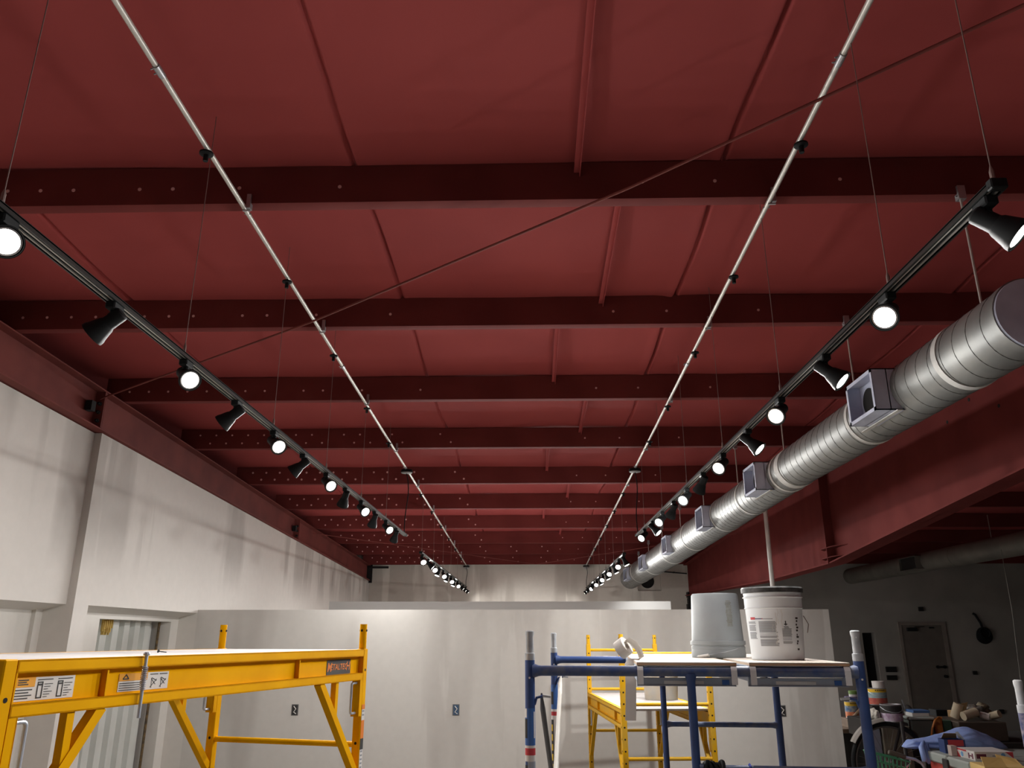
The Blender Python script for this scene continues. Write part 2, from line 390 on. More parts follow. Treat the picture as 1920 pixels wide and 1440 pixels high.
# left rafter (I-beam under the purlins, on the wall)
mb = MB()
def I_beam(mb, xc, y0, y1, top, bot, fw, ft, wt):
    for (zz, dz) in ((top, -ft), (bot, ft)):
        mb.hexa([(xc - fw, y0, zz(y0)), (xc + fw, y0, zz(y0)), (xc + fw, y1, zz(y1)), (xc - fw, y1, zz(y1)),
                 (xc - fw, y0, zz(y0) + dz), (xc + fw, y0, zz(y0) + dz), (xc + fw, y1, zz(y1) + dz), (xc - fw, y1, zz(y1) + dz)])
    mb.hexa([(xc - wt, y0, bot(y0)), (xc + wt, y0, bot(y0)), (xc + wt, y1, bot(y1)), (xc - wt, y1, bot(y1)),
             (xc - wt, y0, top(y0)), (xc + wt, y0, top(y0)), (xc + wt, y1, top(y1)), (xc - wt, y1, top(y1))])
topL = lambda y: under(y) - 0.004
botL = lambda y: beam_top(y) + 0.008
raf = thing('roof_rafter', 'dark red steel I-beam running along the top of the left wall', 'beam', (-3.52, 6.0, beam_top(6.0)))
off = Vector((3.52, -6.0, -beam_top(6.0)))
mb = MB(); I_beam(mb, -3.52, -5.9, 17.12, topL, botL, 0.085, 0.010, 0.006); mb.xf(Matrix.Translation(off)); mb.build('beam_body', DRED, raf)
for yy in (6.02, 11.7):
    mb = MB().mat(DRED)
    mb.box(-3.513, -3.44, yy - 0.006, yy + 0.006, botL(yy) + 0.008, topL(yy) - 0.008)
    mb.box(-3.513, -3.44, yy + 0.010, yy + 0.022, botL(yy) + 0.008, topL(yy) - 0.008)
    mb.mat(BLACKHOLE)
    for q in range(3): mb.lathe([(0.016, 0), (0.016, 0.02), (0.010, 0.022), (0.010, 0.035)], (-3.47, yy - 0.006, botL(yy) + 0.07 + 0.07 * q), (0, -1, 0), 6)
    mb.box(-3.50, -3.45, yy - 0.16, yy - 0.10, botL(yy) + 0.12, botL(yy) + 0.20)
    mb.xf(Matrix.Translation(off)); mb.build('splice_plate', None, raf)
mb = MB().box(-3.66, -3.40, 17.12, 17.15, botL(17.1) - 0.05, topL(17.1) + 0.03).box(-3.45, -3.05, 17.05, 17.12, topL(17.1) - 0.07, topL(17.1) - 0.03)
mb.xf(Matrix.Translation(off)); mb.build('end_plate', BLACKHOLE, raf)

# right girder: deep, haunched at its stiffener
def botG(y):
    pts = [(-1, 1.50), (2, 1.30), (5.286, 1.037), (8.77, 0.757), (11.15, 0.735), (17.3, 0.83)]
    for (a, za), (b, zb) in zip(pts, pts[1:]):
        if y <= b: return EYE + za + (zb - za) * (y - a) / (b - a)
    return EYE + pts[-1][1]
gir = thing('roof_girder', 'deep red tapered steel girder behind the silver duct on the right', 'beam', (3.3, 8.77, botG(8.77)))
off = Vector((-3.3, -8.77, -botG(8.77)))
mb = MB()
kn = [-1, 2, 5.286, 8.77, 11.15, 17.15]
for a, b in zip(kn, kn[1:]): I_beam(mb, 3.3, a, b, topL, botG, 0.09, 0.014, 0.006)
mb.xf(Matrix.Translation(off)); mb.build('girder_body', STEEL, gir)
mb = MB().hexa([(3.20, 8.765, botG(8.77)), (3.294, 8.765, botG(8.77)), (3.294, 8.78, botG(8.77)), (3.20, 8.78, botG(8.77)), (3.20, 8.765, topL(8.77)), (3.294, 8.765, topL(8.77)), (3.294, 8.78, topL(8.77)), (3.20, 8.78, topL(8.77))])
mb.xf(Matrix.Translation(off)); mb.build('stiffener_plate', STEEL, gir)
for zz in (0.165, 0.06):
    mb = MB().hexa([(3.20, 8.60, 0), (3.294, 8.40, 0), (3.294, 9.1, 0), (3.20, 8.95, 0), (3.20, 8.60, 0.008), (3.294, 8.40, 0.008), (3.294, 9.1, 0.008), (3.20, 8.95, 0.008)])
    mb.xf(Matrix.Translation(off + Vector((0, 0, botG(8.77) + zz)))); mb.build('gusset_plate', STEEL, gir)
for (yy, hh) in ((6.1, 1.62), (5.75, 1.70), (5.4, 1.55)): MB().disc((3.2935, yy, EYE + hh), (-1, 0, 0), 0.014, 0.002, 10).xf(Matrix.Translation(off)).build('bolt_hole', BLACKHOLE, gir)
mb = MB(); mb.box(3.27, 3.47, 17.0, 17.18, 0, botG(17.1) + 0.02)
for q in range(8): mb.box(3.25 - 0.01 * (q % 3), 3.27, 17.0, 17.18, EYE - 0.05 + 0.12 * q, EYE + 0.06 + 0.12 * q)
solo('steel_column', mb, BLACKHOLE, 'dark steel column under the far end of the red girder', 'column')
mb = MB().tube([(2.945, 10.0, 0), (2.945, 10.0, under(10) - 0.0)], 0.027, 16)
mb.lathe([(0.05, 0), (0.05, 0.01), (0.03, 0.012)], (2.945, 10.0, 0), (0, 0, 1), 16)
solo('white_pole', mb, WHITE, 'slim white pole rising behind the white bucket to the silver duct', 'pole')

# rod bracing below the purlins
solo('brace_rod', MB().tube([(-3.44, 5.95, EYE + 1.818), (-1.378, 4.533, EYE + 1.872), (0.452, 3.116, EYE + 1.928), (1.75, 2.0, EYE + 1.972), (3.2, 0.85, EYE + 2.02)], 0.0065, 8), DRED,
     'thin red brace rod running diagonally across the near ceiling', 'brace rod', 'diagonal rods under the purlins')
solo('brace_rod', MB().tube([(-3.44, 12.45, EYE + 1.562), (0.05, 16.4, EYE + 1.425)], 0.007, 6), DRED,
     'thin red brace rod slanting far back toward the back wall, left end on the rafter', 'brace rod', 'diagonal rods under the purlins')
solo('brace_rod', MB().tube([(3.2, 12.45, EYE + 1.540), (0.12, 16.2, EYE + 1.405)], 0.007, 6), DRED,
     'thin red brace rod slanting far back toward the back wall, right end on the girder', 'brace rod', 'diagonal rods under the purlins')

# ------------------------------------------------------------------ conduits with hook canopies
XL, XR = -1.385, 1.150
def conduit(x, side):
    zc = lambda y: under(y) - 0.024
    t = thing('ceiling_conduit', 'pale metal conduit under the purlins along the %s side of the ceiling' % side, 'conduit', (x, 8, zc(8)), 0, 'conduits under the purlins')
    off = Matrix.Translation(Vector((-x, -8, -zc(8))))
    mb = MB()
    mb.tube([(x, y, zc(y)) for y in (0.2, 6, 12, 17.12)], 0.0115, 12); mb.xf(off); mb.build('pipe', COND, t)
    for yy in (2.42, 5.47, 8.52, 11.57, 14.6):
        mb = MB().tube([(x, yy - 0.03, zc(yy) ), (x, yy + 0.03, zc(yy + 0.03))], 0.0145, 12)
        mb.tube([(x - 0.014, yy - 0.012, zc(yy)), (x - 0.026, yy - 0.012, zc(yy) - 0.004)], 0.003, 6); mb.tube([(x - 0.014, yy + 0.015, zc(yy)), (x - 0.026, yy + 0.015, zc(yy) - 0.004)], 0.003, 6)
        mb.xf(off); mb.build('coupling', ZINC, t)
    for k, yy in enumerate(PY[2:]):
        mb = MB().box(x + 0.012, x + 0.032, yy - 0.012, yy + 0.02, under(yy) - 0.03, under(yy) + 0.045).box(x - 0.006, x + 0.03, yy - 0.004, yy + 0.006, under(yy) - 0.042, under(yy) - 0.036)
        mb.tube([(x - 0.016, yy + 0.05, zc(yy) - 0.006), (x + 0.018, yy + 0.05, zc(yy) - 0.006)], 0.003, 6)
        mb.xf(off); mb.build('beam_clamp', ZINC, t)
    for yy in (1.72, 2.885, 4.07, 5.19, 6.375, 7.45, 9.8, 10.95, 12.1, 13.3, 14.5, 15.7):
        r = 0.027 if yy > 3.5 else 0.029
        mb = MB().lathe([(0.012, -0.006), (r, -0.002), (r, 0.006), (0.012, 0.010)], (x, yy, zc(yy) - 0.030), (0, 0, 1), 20)
        mb.lathe([(0.010, 0), (0.011, 0.004), (0.011, 0.032)], (x, yy, zc(yy) - 0.066), (0, 0, 1), 12)
        mb.tube([(x, yy, zc(yy) - 0.02), (x, yy, zc(yy) - 0.002)], 0.004, 6)
        mb.xf(off); mb.build('hook_cap', BLACK, t)
    for yy in (8.62, 17.05):
        mb = MB().mat(BLACK).lathe([(0.02, 0.02), (0.062, 0.016), (0.066, 0.0), (0.066, -0.014)], (x, yy, zc(yy) - 0.020), (0, 0, 1), 28)
        mb.mat(M('canopy_underside', (0.22, 0.21, 0.20), rough=0.6)).lathe([(0.062, 0), (0.061, -0.006), (0.05, -0.009), (0.01, -0.010)], (x, yy, zc(yy) - 0.034), (0, 0, 1), 28)
        mb.xf(off); mb.build('power_canopy', None, t)
    mb = MB().rbox(x - 0.035, x + 0.035, 17.12, 17.19, zc(17.1) - 0.06, zc(17.1) + 0.03).xf(off); mb.build('wall_box', ZINC, t)
conduit(XL, 'left'); conduit(XR, 'right')

# ------------------------------------------------------------------ light tracks
HN, HF = EYE + 1.068, EYE + 1.010
def track(x, y0, y1, z, label):
    t = thing('light_track', label, 'light track', (x, (y0 + y1) / 2, z), 0, 'black light tracks')
    L = (y1 - y0) / 2
    mb = MB().mat(TRACK)
    for dx in (-0.017, -0.0015, 0.014): mb.box(dx, dx + 0.003, -L, L, -0.010, 0.010)
    mb.box(-0.017, 0.017, -L, L, 0.006, 0.012)
    mb.box(-0.022, -0.014, -L, L, -0.010, -0.006).box(0.014, 0.022, -L, L, -0.010, -0.006)
    mb.build('rail', None, t)
    for dx in (-0.010, 0.0085): MB().box(dx - 0.0035, dx + 0.0035, -L, L, -0.008, -0.001).build('contact_strip', TRSLOT, t)
    for s in (-1, 1): MB().rbox(-0.021, 0.021, s * L - 0.012, s * L + 0.012, -0.013, 0.015, 0.003).build('end_cap', BLACK, t)
    return t
track(XL, 1.25, 8.70, HN, 'long black light track on the left in front, nearest the left rafter')
track(XR, 1.72, 8.70, HN - 0.010, 'long black light track on the right in front, beside the silver duct')
track(XL, 9.98, 17.05, HF, 'far black light track on the left, hanging before the back wall')
track(XR, 9.98, 17.05, HF - 0.020, 'far black light track on the right, by the far end of the silver duct')

# prototype spotlight head: mounted at the origin under the track; the lamp aims along `d`
def head(d, lit=True):
    d = Vector(d).normalized()
    t = bpy.data.objects.new('track_spotlight', None); COL.objects.link(t); t.empty_display_size = 0.05
    mb = MB().rbox(-0.017, 0.017, -0.032, 0.032, -0.034, -0.008, 0.004); mb.lathe([(0.013, 0), (0.013, 0.02)], (0, 0, -0.052), (0, 0, 1), 12); mb.build('track_adapter', BLACK, t)
    h = Vector((d.x, d.y, 0)); h = h.normalized() if h.length > 1e-3 else Vector((1, 0, 0))
    piv = Vector((0, 0, -0.056))
    mb = MB().bar((0, 0, -0.045), piv, 0.020, 0.012); mb.tube([piv - h.cross(Vector((0, 0, 1))) * 0.018, piv + h.cross(Vector((0, 0, 1))) * 0.018], 0.012, 10); mb.build('swivel_arm', BLACK, t)
    b0 = piv - d * 0.042 + Vector((0, 0, -0.010)); K = 0.82; SC = lambda q: [(a * K, b * K) for a, b in q]
    mb = MB().lathe(SC([(0.004, 0), (0.024, 0.002), (0.029, 0.008), (0.030, 0.072), (0.032, 0.076), (0.0355, 0.082), (0.047, 0.124), (0.0520, 0.136), (0.0535, 0.150), (0.0505, 0.150), (0.046, 0.138), (0.030, 0.128)]), b0, d, 28)
    hs = mb.build('lamp_housing', BLACK, t)
    MB().lathe(SC([(0.0455, 0.136), (0.0455, 0.146), (0.040, 0.147)]), b0, d, 28).build('bulb_rim', BULBRIM, hs)
    bm_ = MB().lathe(SC([(0.0395, 0.139), (0.0395, 0.147), (0.028, 0.150), (0.015, 0.152), (0.0, 0.1525)]), b0, d, 28)
    bm_.build('bulb_face', BULB, hs)
    t['_tip'] = list(b0 + d * 0.130)
    return t
DIRS = {'LA': (0.60, -0.62, -0.50), 'LB': (-0.78, 0.02, -0.62), 'LC': (-0.35, 0.52, -0.78), 'RA': (-0.54, -0.66, -0.52), 'RB': (0.62, -0.34, -0.70), 'RC': (-0.28, 0.62, -0.73),
        'FLA': (0.30, -0.72, -0.58), 'FLB': (-0.30, -0.20, -0.86), 'FRA': (-0.20, -0.74, -0.58), 'FRB': (0.40, -0.12, -0.84), 'FLC': (0.72, 0.10, -0.66), 'FRC': (-0.72, 0.10, -0.66)}
PROTO = {k: head(v) for k, v in DIRS.items()}
USED = set(); SPOT = []
def place_head(kind, x, y, z, label, group, watt, cone=150, col=(1.0, 0.975, 0.945)):
    p = PROTO[kind]
    if kind in USED: o = copy_tree(p)
    else: o = p; USED.add(kind)
    o.location = (x, y, z); tag(o, label, 'track spotlight', group)
    d = Vector(DIRS[kind]).normalized()
    SPOT.append((Vector((x, y, z)) + Vector(o['_tip']), d, watt, cone, col))
    return o
POW = {'LA': 85.0, 'LB': 36.0, 'LC': 42.0, 'RA': 100.0, 'RB': 80.0, 'RC': 95.0, 'FLA': 160.0, 'FLB': 55.0, 'FLC': 26.0, 'FRA': 160.0, 'FRB': 80.0, 'FRC': 26.0}
for i in range(12):
    y = 1.82 + 0.570 * i; k = 'LA' if i % 2 == 0 else ('LC' if i >= 7 else 'LB')
    place_head(k, XL, y, HN, '%s spotlight from the near end of the left front track, %s' % (ORD[i], {'LA': 'lit face toward the camera', 'LB': 'turned to the left wall', 'LC': 'turned away from the camera'}[k]), 'spotlights on the left front track', POW[k])
for i in range(12):
    y = 1.78 + 0.577 * i; k = 'RA' if i % 2 else ('RC' if i in (6, 8) else 'RB')
    place_head(k, XR, y, HN - 0.010, '%s spotlight from the near end of the right front track, %s' % (ORD[i], {'RA': 'lit face toward the camera', 'RB': 'turned to the right', 'RC': 'turned away from the camera'}[k]), 'spotlights on the right front track', POW[k])
for i in range(12):
    y = 10.15 + 0.615 * i; k = 'FLC' if i in (1, 9, 10, 11) else ('FLA' if i % 2 == 0 else 'FLB')
    place_head(k, XL, y, HF, '%s small spotlight from the near end of the far left track' % ORD[i], 'spotlights on the far left track', {10: 40.0, 11: 7.0}.get(i, 105.0) if k == 'FLC' else POW[k])
for i in range(12):
    y = 10.05 + 0.62 * i; k = 'FRC' if i in (8, 10, 11) else ('FRB' if i % 2 == 0 else 'FRA')
    place_head(k, XR, y, HF - 0.020, '%s small spotlight from the near end of the far right track' % ORD[i], 'spotlights on the far right track', {10: 40.0, 11: 7.0}.get(i, 105.0) if k == 'FRC' else POW[k])
for o in list(bpy.data.objects):
    if '_tip' in o: del o['_tip']
for (p, d, w, cone, col) in SPOT:
    la = bpy.data.lights.new('spot_beam', 'SPOT'); la.energy = w; la.spot_size = math.radians(cone); la.spot_blend = 1.0; la.shadow_soft_size = 0.035; la.color = col
    lo = bpy.data.objects.new('spot_beam', la); COL.objects.link(lo); lo.location = p + d * 0.01; lo.rotation_euler = d.to_track_quat('-Z', 'Y').to_euler()

# hanger wires of the tracks
def wires(x, ys, z, name):
    for i, y in enumerate(ys):
        ry = y - 0.03
        mb = MB().tube([(x, ry, z + 0.012), (x + 0.004 * math.sin(y), ry, under(ry) + 0.17)], 0.0016, 6)
        mb.lathe([(0.006, 0), (0.006, 0.035), (0.002, 0.05)], (x, ry, z + 0.010), (0, 0, 1), 8)
        solo('hanger_wire', mb, WIRE, 'thin steel wire holding the %s, %s wire from its near end' % (name, ORD[i]), 'wire', 'wires holding the light tracks')
wires(XL, [1.82 + 1.14 * i for i in range(6)], HN, 'left front light track')
wires(XR, [1.76] + [2.36 + 1.154 * i for i in range(6)], HN - 0.01, 'right front light track')
wires(XL, [10.1 + 1.23 * i for i in range(6)], HF, 'far left light track')
wires(XR, [10.1 + 1.23 * i for i in range(6)], HF - 0.02, 'far right light track')
# power cords
def cord(x, y, z0, z1, label):
    pts = []
    for i in range(13):
        s = i / 12; pts.append((x + 0.03 * math.sin(s * 5.0) * (1 - s) , y + 0.05 * math.sin(s * PI), z0 + (z1 - z0) * s))
    solo('power_cord', MB().tube(pts, 0.0055, 8), BLACK, label, 'power cord', 'power cords of the light tracks')
cord(XL, 8.62, under(8.62) - 0.07, HN + 0.01, 'black cord dropping from the left conduit to the left front track')
cord(XR, 8.62, under(8.62) - 0.07, HN, 'black cord dropping from the right conduit to the right front track')
cord(XL, 17.0, under(17) - 0.07, HF + 0.01, 'black cord at the far end of the left conduit, by the back wall')
cord(XR, 17.0, under(17) - 0.07, HF - 0.01, 'black cord at the far end of the right conduit, by the back wall')

# ------------------------------------------------------------------ silver duct
def duct_c(y):      # centre height and radius along the duct
    pts = [(3.0, 1.262, 0.158), (5.95, 1.262, 0.156), (6.3, 1.258, 0.160), (9.5, 1.225, 0.186), (13, 1.195, 0.203), (17.0, 1.17, 0.205)]
    for (a, za, ra), (b, zb, rb) in zip(pts, pts[1:]):
        if y <= b:
            s = max(0, (y - a) / (b - a)); return EYE + za + (zb - za) * s, ra + (rb - ra) * s
    return EYE + pts[-1][1], pts[-1][2]
DX = 2.06
dt = thing('spiral_duct', 'silver spiral duct with side vent boxes hanging along the right', 'air duct', (DX, 9.0, duct_c(9)[0]))
off = Matrix.Translation(Vector((-DX, -9.0, -duct_c(9)[0])))
mb = MB(); n = 40; yl = [3.06, 3.5, 4.2, 5.0, 5.95, 6.3, 7.2, 8.2, 9.5, 11, 13, 15, 17.0]
vs = []; fs = []
for y in yl:
    z, r = duct_c(y)
    for k in range(n): vs.append((DX + r * math.cos(2 * PI * k / n), y, z + r * math.sin(2 * PI * k / n)))
for i in range(len(yl) - 1):
    for k in range(n): fs.append((i * n + k, i * n + (k + 1) % n, (i + 1) * n + (k + 1) % n, (i + 1) * n + k))
fs.append(tuple((len(yl) - 1) * n + k for k in range(n)))
mb.add(vs, fs); mb.xf(off); mb.build('duct_body', GALV, dt)
z, r = duct_c(2.9)
mb = MB().mat(GALVB).lathe([(0.01, -0.002), (r - 0.004, 0), (r - 0.002, 0.012)], (DX, 3.024, z), (0, 1, 0), 40); mb.mat(GALV).lathe([(r + 0.003, -0.008), (r + 0.004, 0.035), (r, 0.036)], (DX, 3.042, z), (0, 1, 0), 40); mb.xf(off); mb.build('end_cap', None, dt)
pts = []; y = 3.09; a = 0.6
while y < 16.95:
    z, r = duct_c(y); pts.append((DX + (r + 0.0005) * math.cos(a), y, z + (r + 0.0005) * math.sin(a))); a += 2 * PI / 28; y += 0.118 / 28
MB().tube(pts, 0.0017, 5).xf(off).build('spiral_seam', SEAM, dt)
for yy, wd in ((3.52, 0.045), (4.62, 0.04), (6.02, 0.10), (6.22, 0.04), (7.3, 0.03), (8.35, 0.04), (10.0, 0.04), (11.6, 0.04), (13.4, 0.05), (15.2, 0.05)):
    z, r = duct_c(yy)
    MB().lathe([(r - 0.002, 0), (r + 0.0045, 0.001), (r + 0.0045, wd - 0.001), (r - 0.002, wd)], (DX, yy, z), (0, 1, 0), 40).xf(off).build('coupling_band', BAND, dt)
for (y0, y1) in ((4.02, 4.37), (6.34, 6.70), (8.42, 8.80), (10.80, 11.20), (13.2, 13.75), (15.5, 16.1)):
    z, r = duct_c((y0 + y1) / 2); x0 = 1.815; xi = DX - r * 0.55; z0, z1 = z - 0.125 + 0.0, z + 0.105
    mb = MB()
    for q in ((x0, xi, y0, y0 + 0.006, z0, z1), (x0, xi, y1 - 0.006, y1, z0, z1), (x0, xi, y0, y1, z0, z0 + 0.006), (x0, xi, y0, y1, z1 - 0.006, z1)): mb.box(*q)
    mb.box(x0 + 0.075, x0 + 0.080, y0, y1, z0, z1)
    for q in ((x0 - 0.002, x0 + 0.002, y0 - 0.0, y0 + 0.022, z0, z1), (x0 - 0.002, x0 + 0.002, y1 - 0.022, y1, z0, z1), (x0 - 0.002, x0 + 0.002, y0, y1, z0, z0 + 0.02), (x0 - 0.002, x0 + 0.002, y0, y1, z1 - 0.02, z1)): mb.box(*q)
    vb = mb.mat(GALVB) and mb.xf(off).build('vent_box', GALVB, dt)
    mb = MB().lathe([(0.075, 0), (0.075, 0.004)], (x0 + 0.070, (y0 + y1) / 2 + 0.06, (z0 + z1) / 2), (1, 0, 0), 24).xf(off); mb.build('damper_hole', BLACKHOLE, vb)
    MB().box(x0 + 0.10, DX - r * 0.75, y0 - 0.02, y1 + 0.10, z0 - 0.008, z0 - 0.003).xf(off).build('seal_strip', BAND, vb)
z, r = duct_c(17)
# duct hanger rods
for k, yy in enumerate([3.35, 4.81, 6.30, 7.80, 9.42, 10.98, 12.58, 14.12, 15.5]):
    z, r = duct_c(yy); x = 2.055
    t = thing('duct_hanger', 'threaded rod hanging the silver duct from the %s purlin' % ORD[k], 'hanger rod', (x, yy, z + r), 0, 'rods hanging the silver duct')
    H = under(yy) - (z + r)
    MB().tube([(0, -0.0, -0.004), (0, 0, H + 0.01)], 0.0058, 8).build('rod', COND, t)
    MB().box(-0.014, 0.022, -0.014, 0.02, H - 0.03, H + 0.04).tube([(-0.02, 0.004, H - 0.012), (0.03, 0.004, H - 0.012)], 0.005, 6).build('beam_clamp', ZINC, t)
    MB().box(-0.022, 0.022, -0.012, 0.012, -0.002, 0.012).build('saddle', ZINC, t)

# opening in the back wall behind the duct
mb = MB().mat(BLACKHOLE)
mb.lathe([(0.145, 0), (0.145, 0.006)], (2.455, BY + 0.088, EYE + 1.135), (0, 1, 0), 32)
solo('duct_hole', mb, None, 'round black duct hole in a square recess of the back wall', 'duct opening')
solo('black_pipe', MB().tube([(2.80, 17.15, EYE + 1.322), (3.27, 17.12, EYE + 1.280)], 0.013, 10).lathe([(0.02, 0), (0.02, 0.03)], (3.0, 17.13, EYE + 1.29), (0, 0, 1), 8), BLACK, 'short black pipe along the back wall right of the duct hole', 'pipe')

# dark duct of the unlit bay
D2X, D2Z, D2R = 6.6, EYE + 1.205, 0.155
t2 = thing('dark_duct', 'dim dusty duct hanging in the unlit bay beyond the red girder', 'air duct', (D2X, 12, D2Z))
mb = MB().lathe([(D2R, -7.5), (D2R, 4.9)], (0, 0, 0), (0, 1, 0), 36); mb.build('duct_body', DUCTD, t2)
MB().lathe([(D2R, 0), (D2R + 0.006, 0.002), (D2R + 0.006, 0.098), (D2R, 0.10)], (0, -1.55, 0), (0, 1, 0), 36).build('coupling_band', M('dusty_band', (0.40, 0.38, 0.33), rough=0.6), t2)
MB().lathe([(D2R, 0), (D2R + 0.004, 0.002), (D2R + 0.004, 0.03), (D2R, 0.032)], (0, 0.6, 0), (0, 1, 0), 36).build('coupling_band', DUCTD, t2)
vb = MB().box(-0.235, -0.08, 1.5, 1.506, -0.12, 0.09).box(-0.235, -0.08, 2.1, 2.106, -0.12, 0.09).box(-0.235, -0.08, 1.5, 2.1, -0.12, -0.114).box(-0.235, -0.08, 1.5, 2.1, 0.084, 0.09).build('vent_box', DUCTD, t2)
MB().box(-0.20, -0.195, 1.506, 2.094, -0.114, 0.084).build('vent_hole', BLACKHOLE, vb)
MB().tube([(-0.1, -2.55, 0.12), (-0.16, -2.5, -0.02), (-0.15, -2.45, -0.12), (-0.19, -2.6, -0.06), (-0.17, -2.75, 0.0), (-0.15, -2.5, 0.05)], 0.014, 8).build('wire_bundle', BLACK, t2)
for yy in (9.6, 11.6): MB().tube([(0, yy - 12, D2R), (0, yy - 12, under(yy) - D2Z)], 0.006, 6).build('hanger_rod', WIRE, t2)
p0 = at(1877, 1030, 9.4); p1 = at(1912, 1262, 9.4)
solo('hanging_string', MB().tube([p0, p0.lerp(p1, 0.5) + Vector((0.02, 0, 0)), p1, at(1930, 1400, 9.4)], 0.0034, 6), M('grey_string', (0.22, 0.21, 0.19)), 'thin grey string hanging from the dark duct at the far right', 'string')

# fittings on the dark wall
def plate(px0, px1, py0, py1, name, label, mat=BLACKHOLE, depth=0.05):
    a = at(px0, py1, BY); b = at(px1, py0, BY)
    solo(name, MB().rbox(a.x, b.x, BY - depth, BY - 0.001, a.z, b.z, 0.005), mat, label, 'wall box')
plate(1722, 1729, 1138, 1146, 'junction_box', 'small black box high on the dark wall above the door')
plate(1824, 1830, 1258, 1265, 'junction_box', 'small black box on the dark wall, right of the door handle')
plate(1661, 1679, 1250, 1260, 'switch_box', 'upper of two black switch boxes left of the dark door')
plate(1663, 1680, 1266, 1275, 'switch_box', 'lower of two black switch boxes left of the dark door')
plate(1874, 1880, 1330, 1338, 'junction_box', 'small black box low on the dark wall at far right')
c = at(1846, 1187, BY - 0.06)
mb = MB()
for q in range(6):
    R = 0.10 + 0.02 * q / 2; pts = []
    for i in range(25):
        a = 2 * PI * i / 24; pts.append(c + Vector((R * math.cos(a + q) * (1 + 0.05 * math.sin(3 * a + q)), 0.012 * q - 0.03, R * math.sin(a + q) - 0.01 * q)))
    mb.tube(pts, 0.016, 8)
mb.lathe([(0.10, 0), (0.10, 0.03)], c + Vector((0, -0.0, 0)), (0, 1, 0), 20)
mb.tube([c + Vector((-0.02, 0, 0.08)), c + Vector((-0.04, 0.01, 0.2)), c + Vector((-0.11, 0.03, 0.36)), c + Vector((-0.15, 0.05, 0.39))], 0.022, 8)
solo('cable_coil', mb, BLACK, 'black cable coiled into a ring on the dark wall right of the door', 'cable coil')

# outlets on the partition
def outlet(px, py, label, dev):
    p = at(px, py, 8.42)
    t = thing('outlet_box', label, 'outlet', (p.x, 8.42, p.z), 0, 'open outlet boxes on the partition')
    MB().box(-0.034, 0.034, -0.003, 0.0, -0.052, 0.052).build('box_rim', M('zinc_grey', (0.20, 0.20, 0.20), rough=0.5, metal=0.4), t)
    MB().box(-0.026, 0.026, -0.006, -0.003, -0.045, 0.045).build('receptacle', dev, t)
    MB().tube([(-0.012, -0.008, 0.035), (0.012, -0.014, 0.01), (-0.010, -0.010, -0.02), (0.015, -0.008, -0.036)], 0.0045, 6).build('wire_tail', PAPER, t)
outlet(553, 1331, 'open outlet box left of the yellow scaffold brace, leftmost on the grey partition', INKB)
outlet(855, 1331, 'open outlet box with blue device in the middle of the grey partition', M('blue_device', (0.05, 0.10, 0.18)))
outlet(1467, 1333, 'open outlet box on the partition behind the blue scaffold post', INKB)

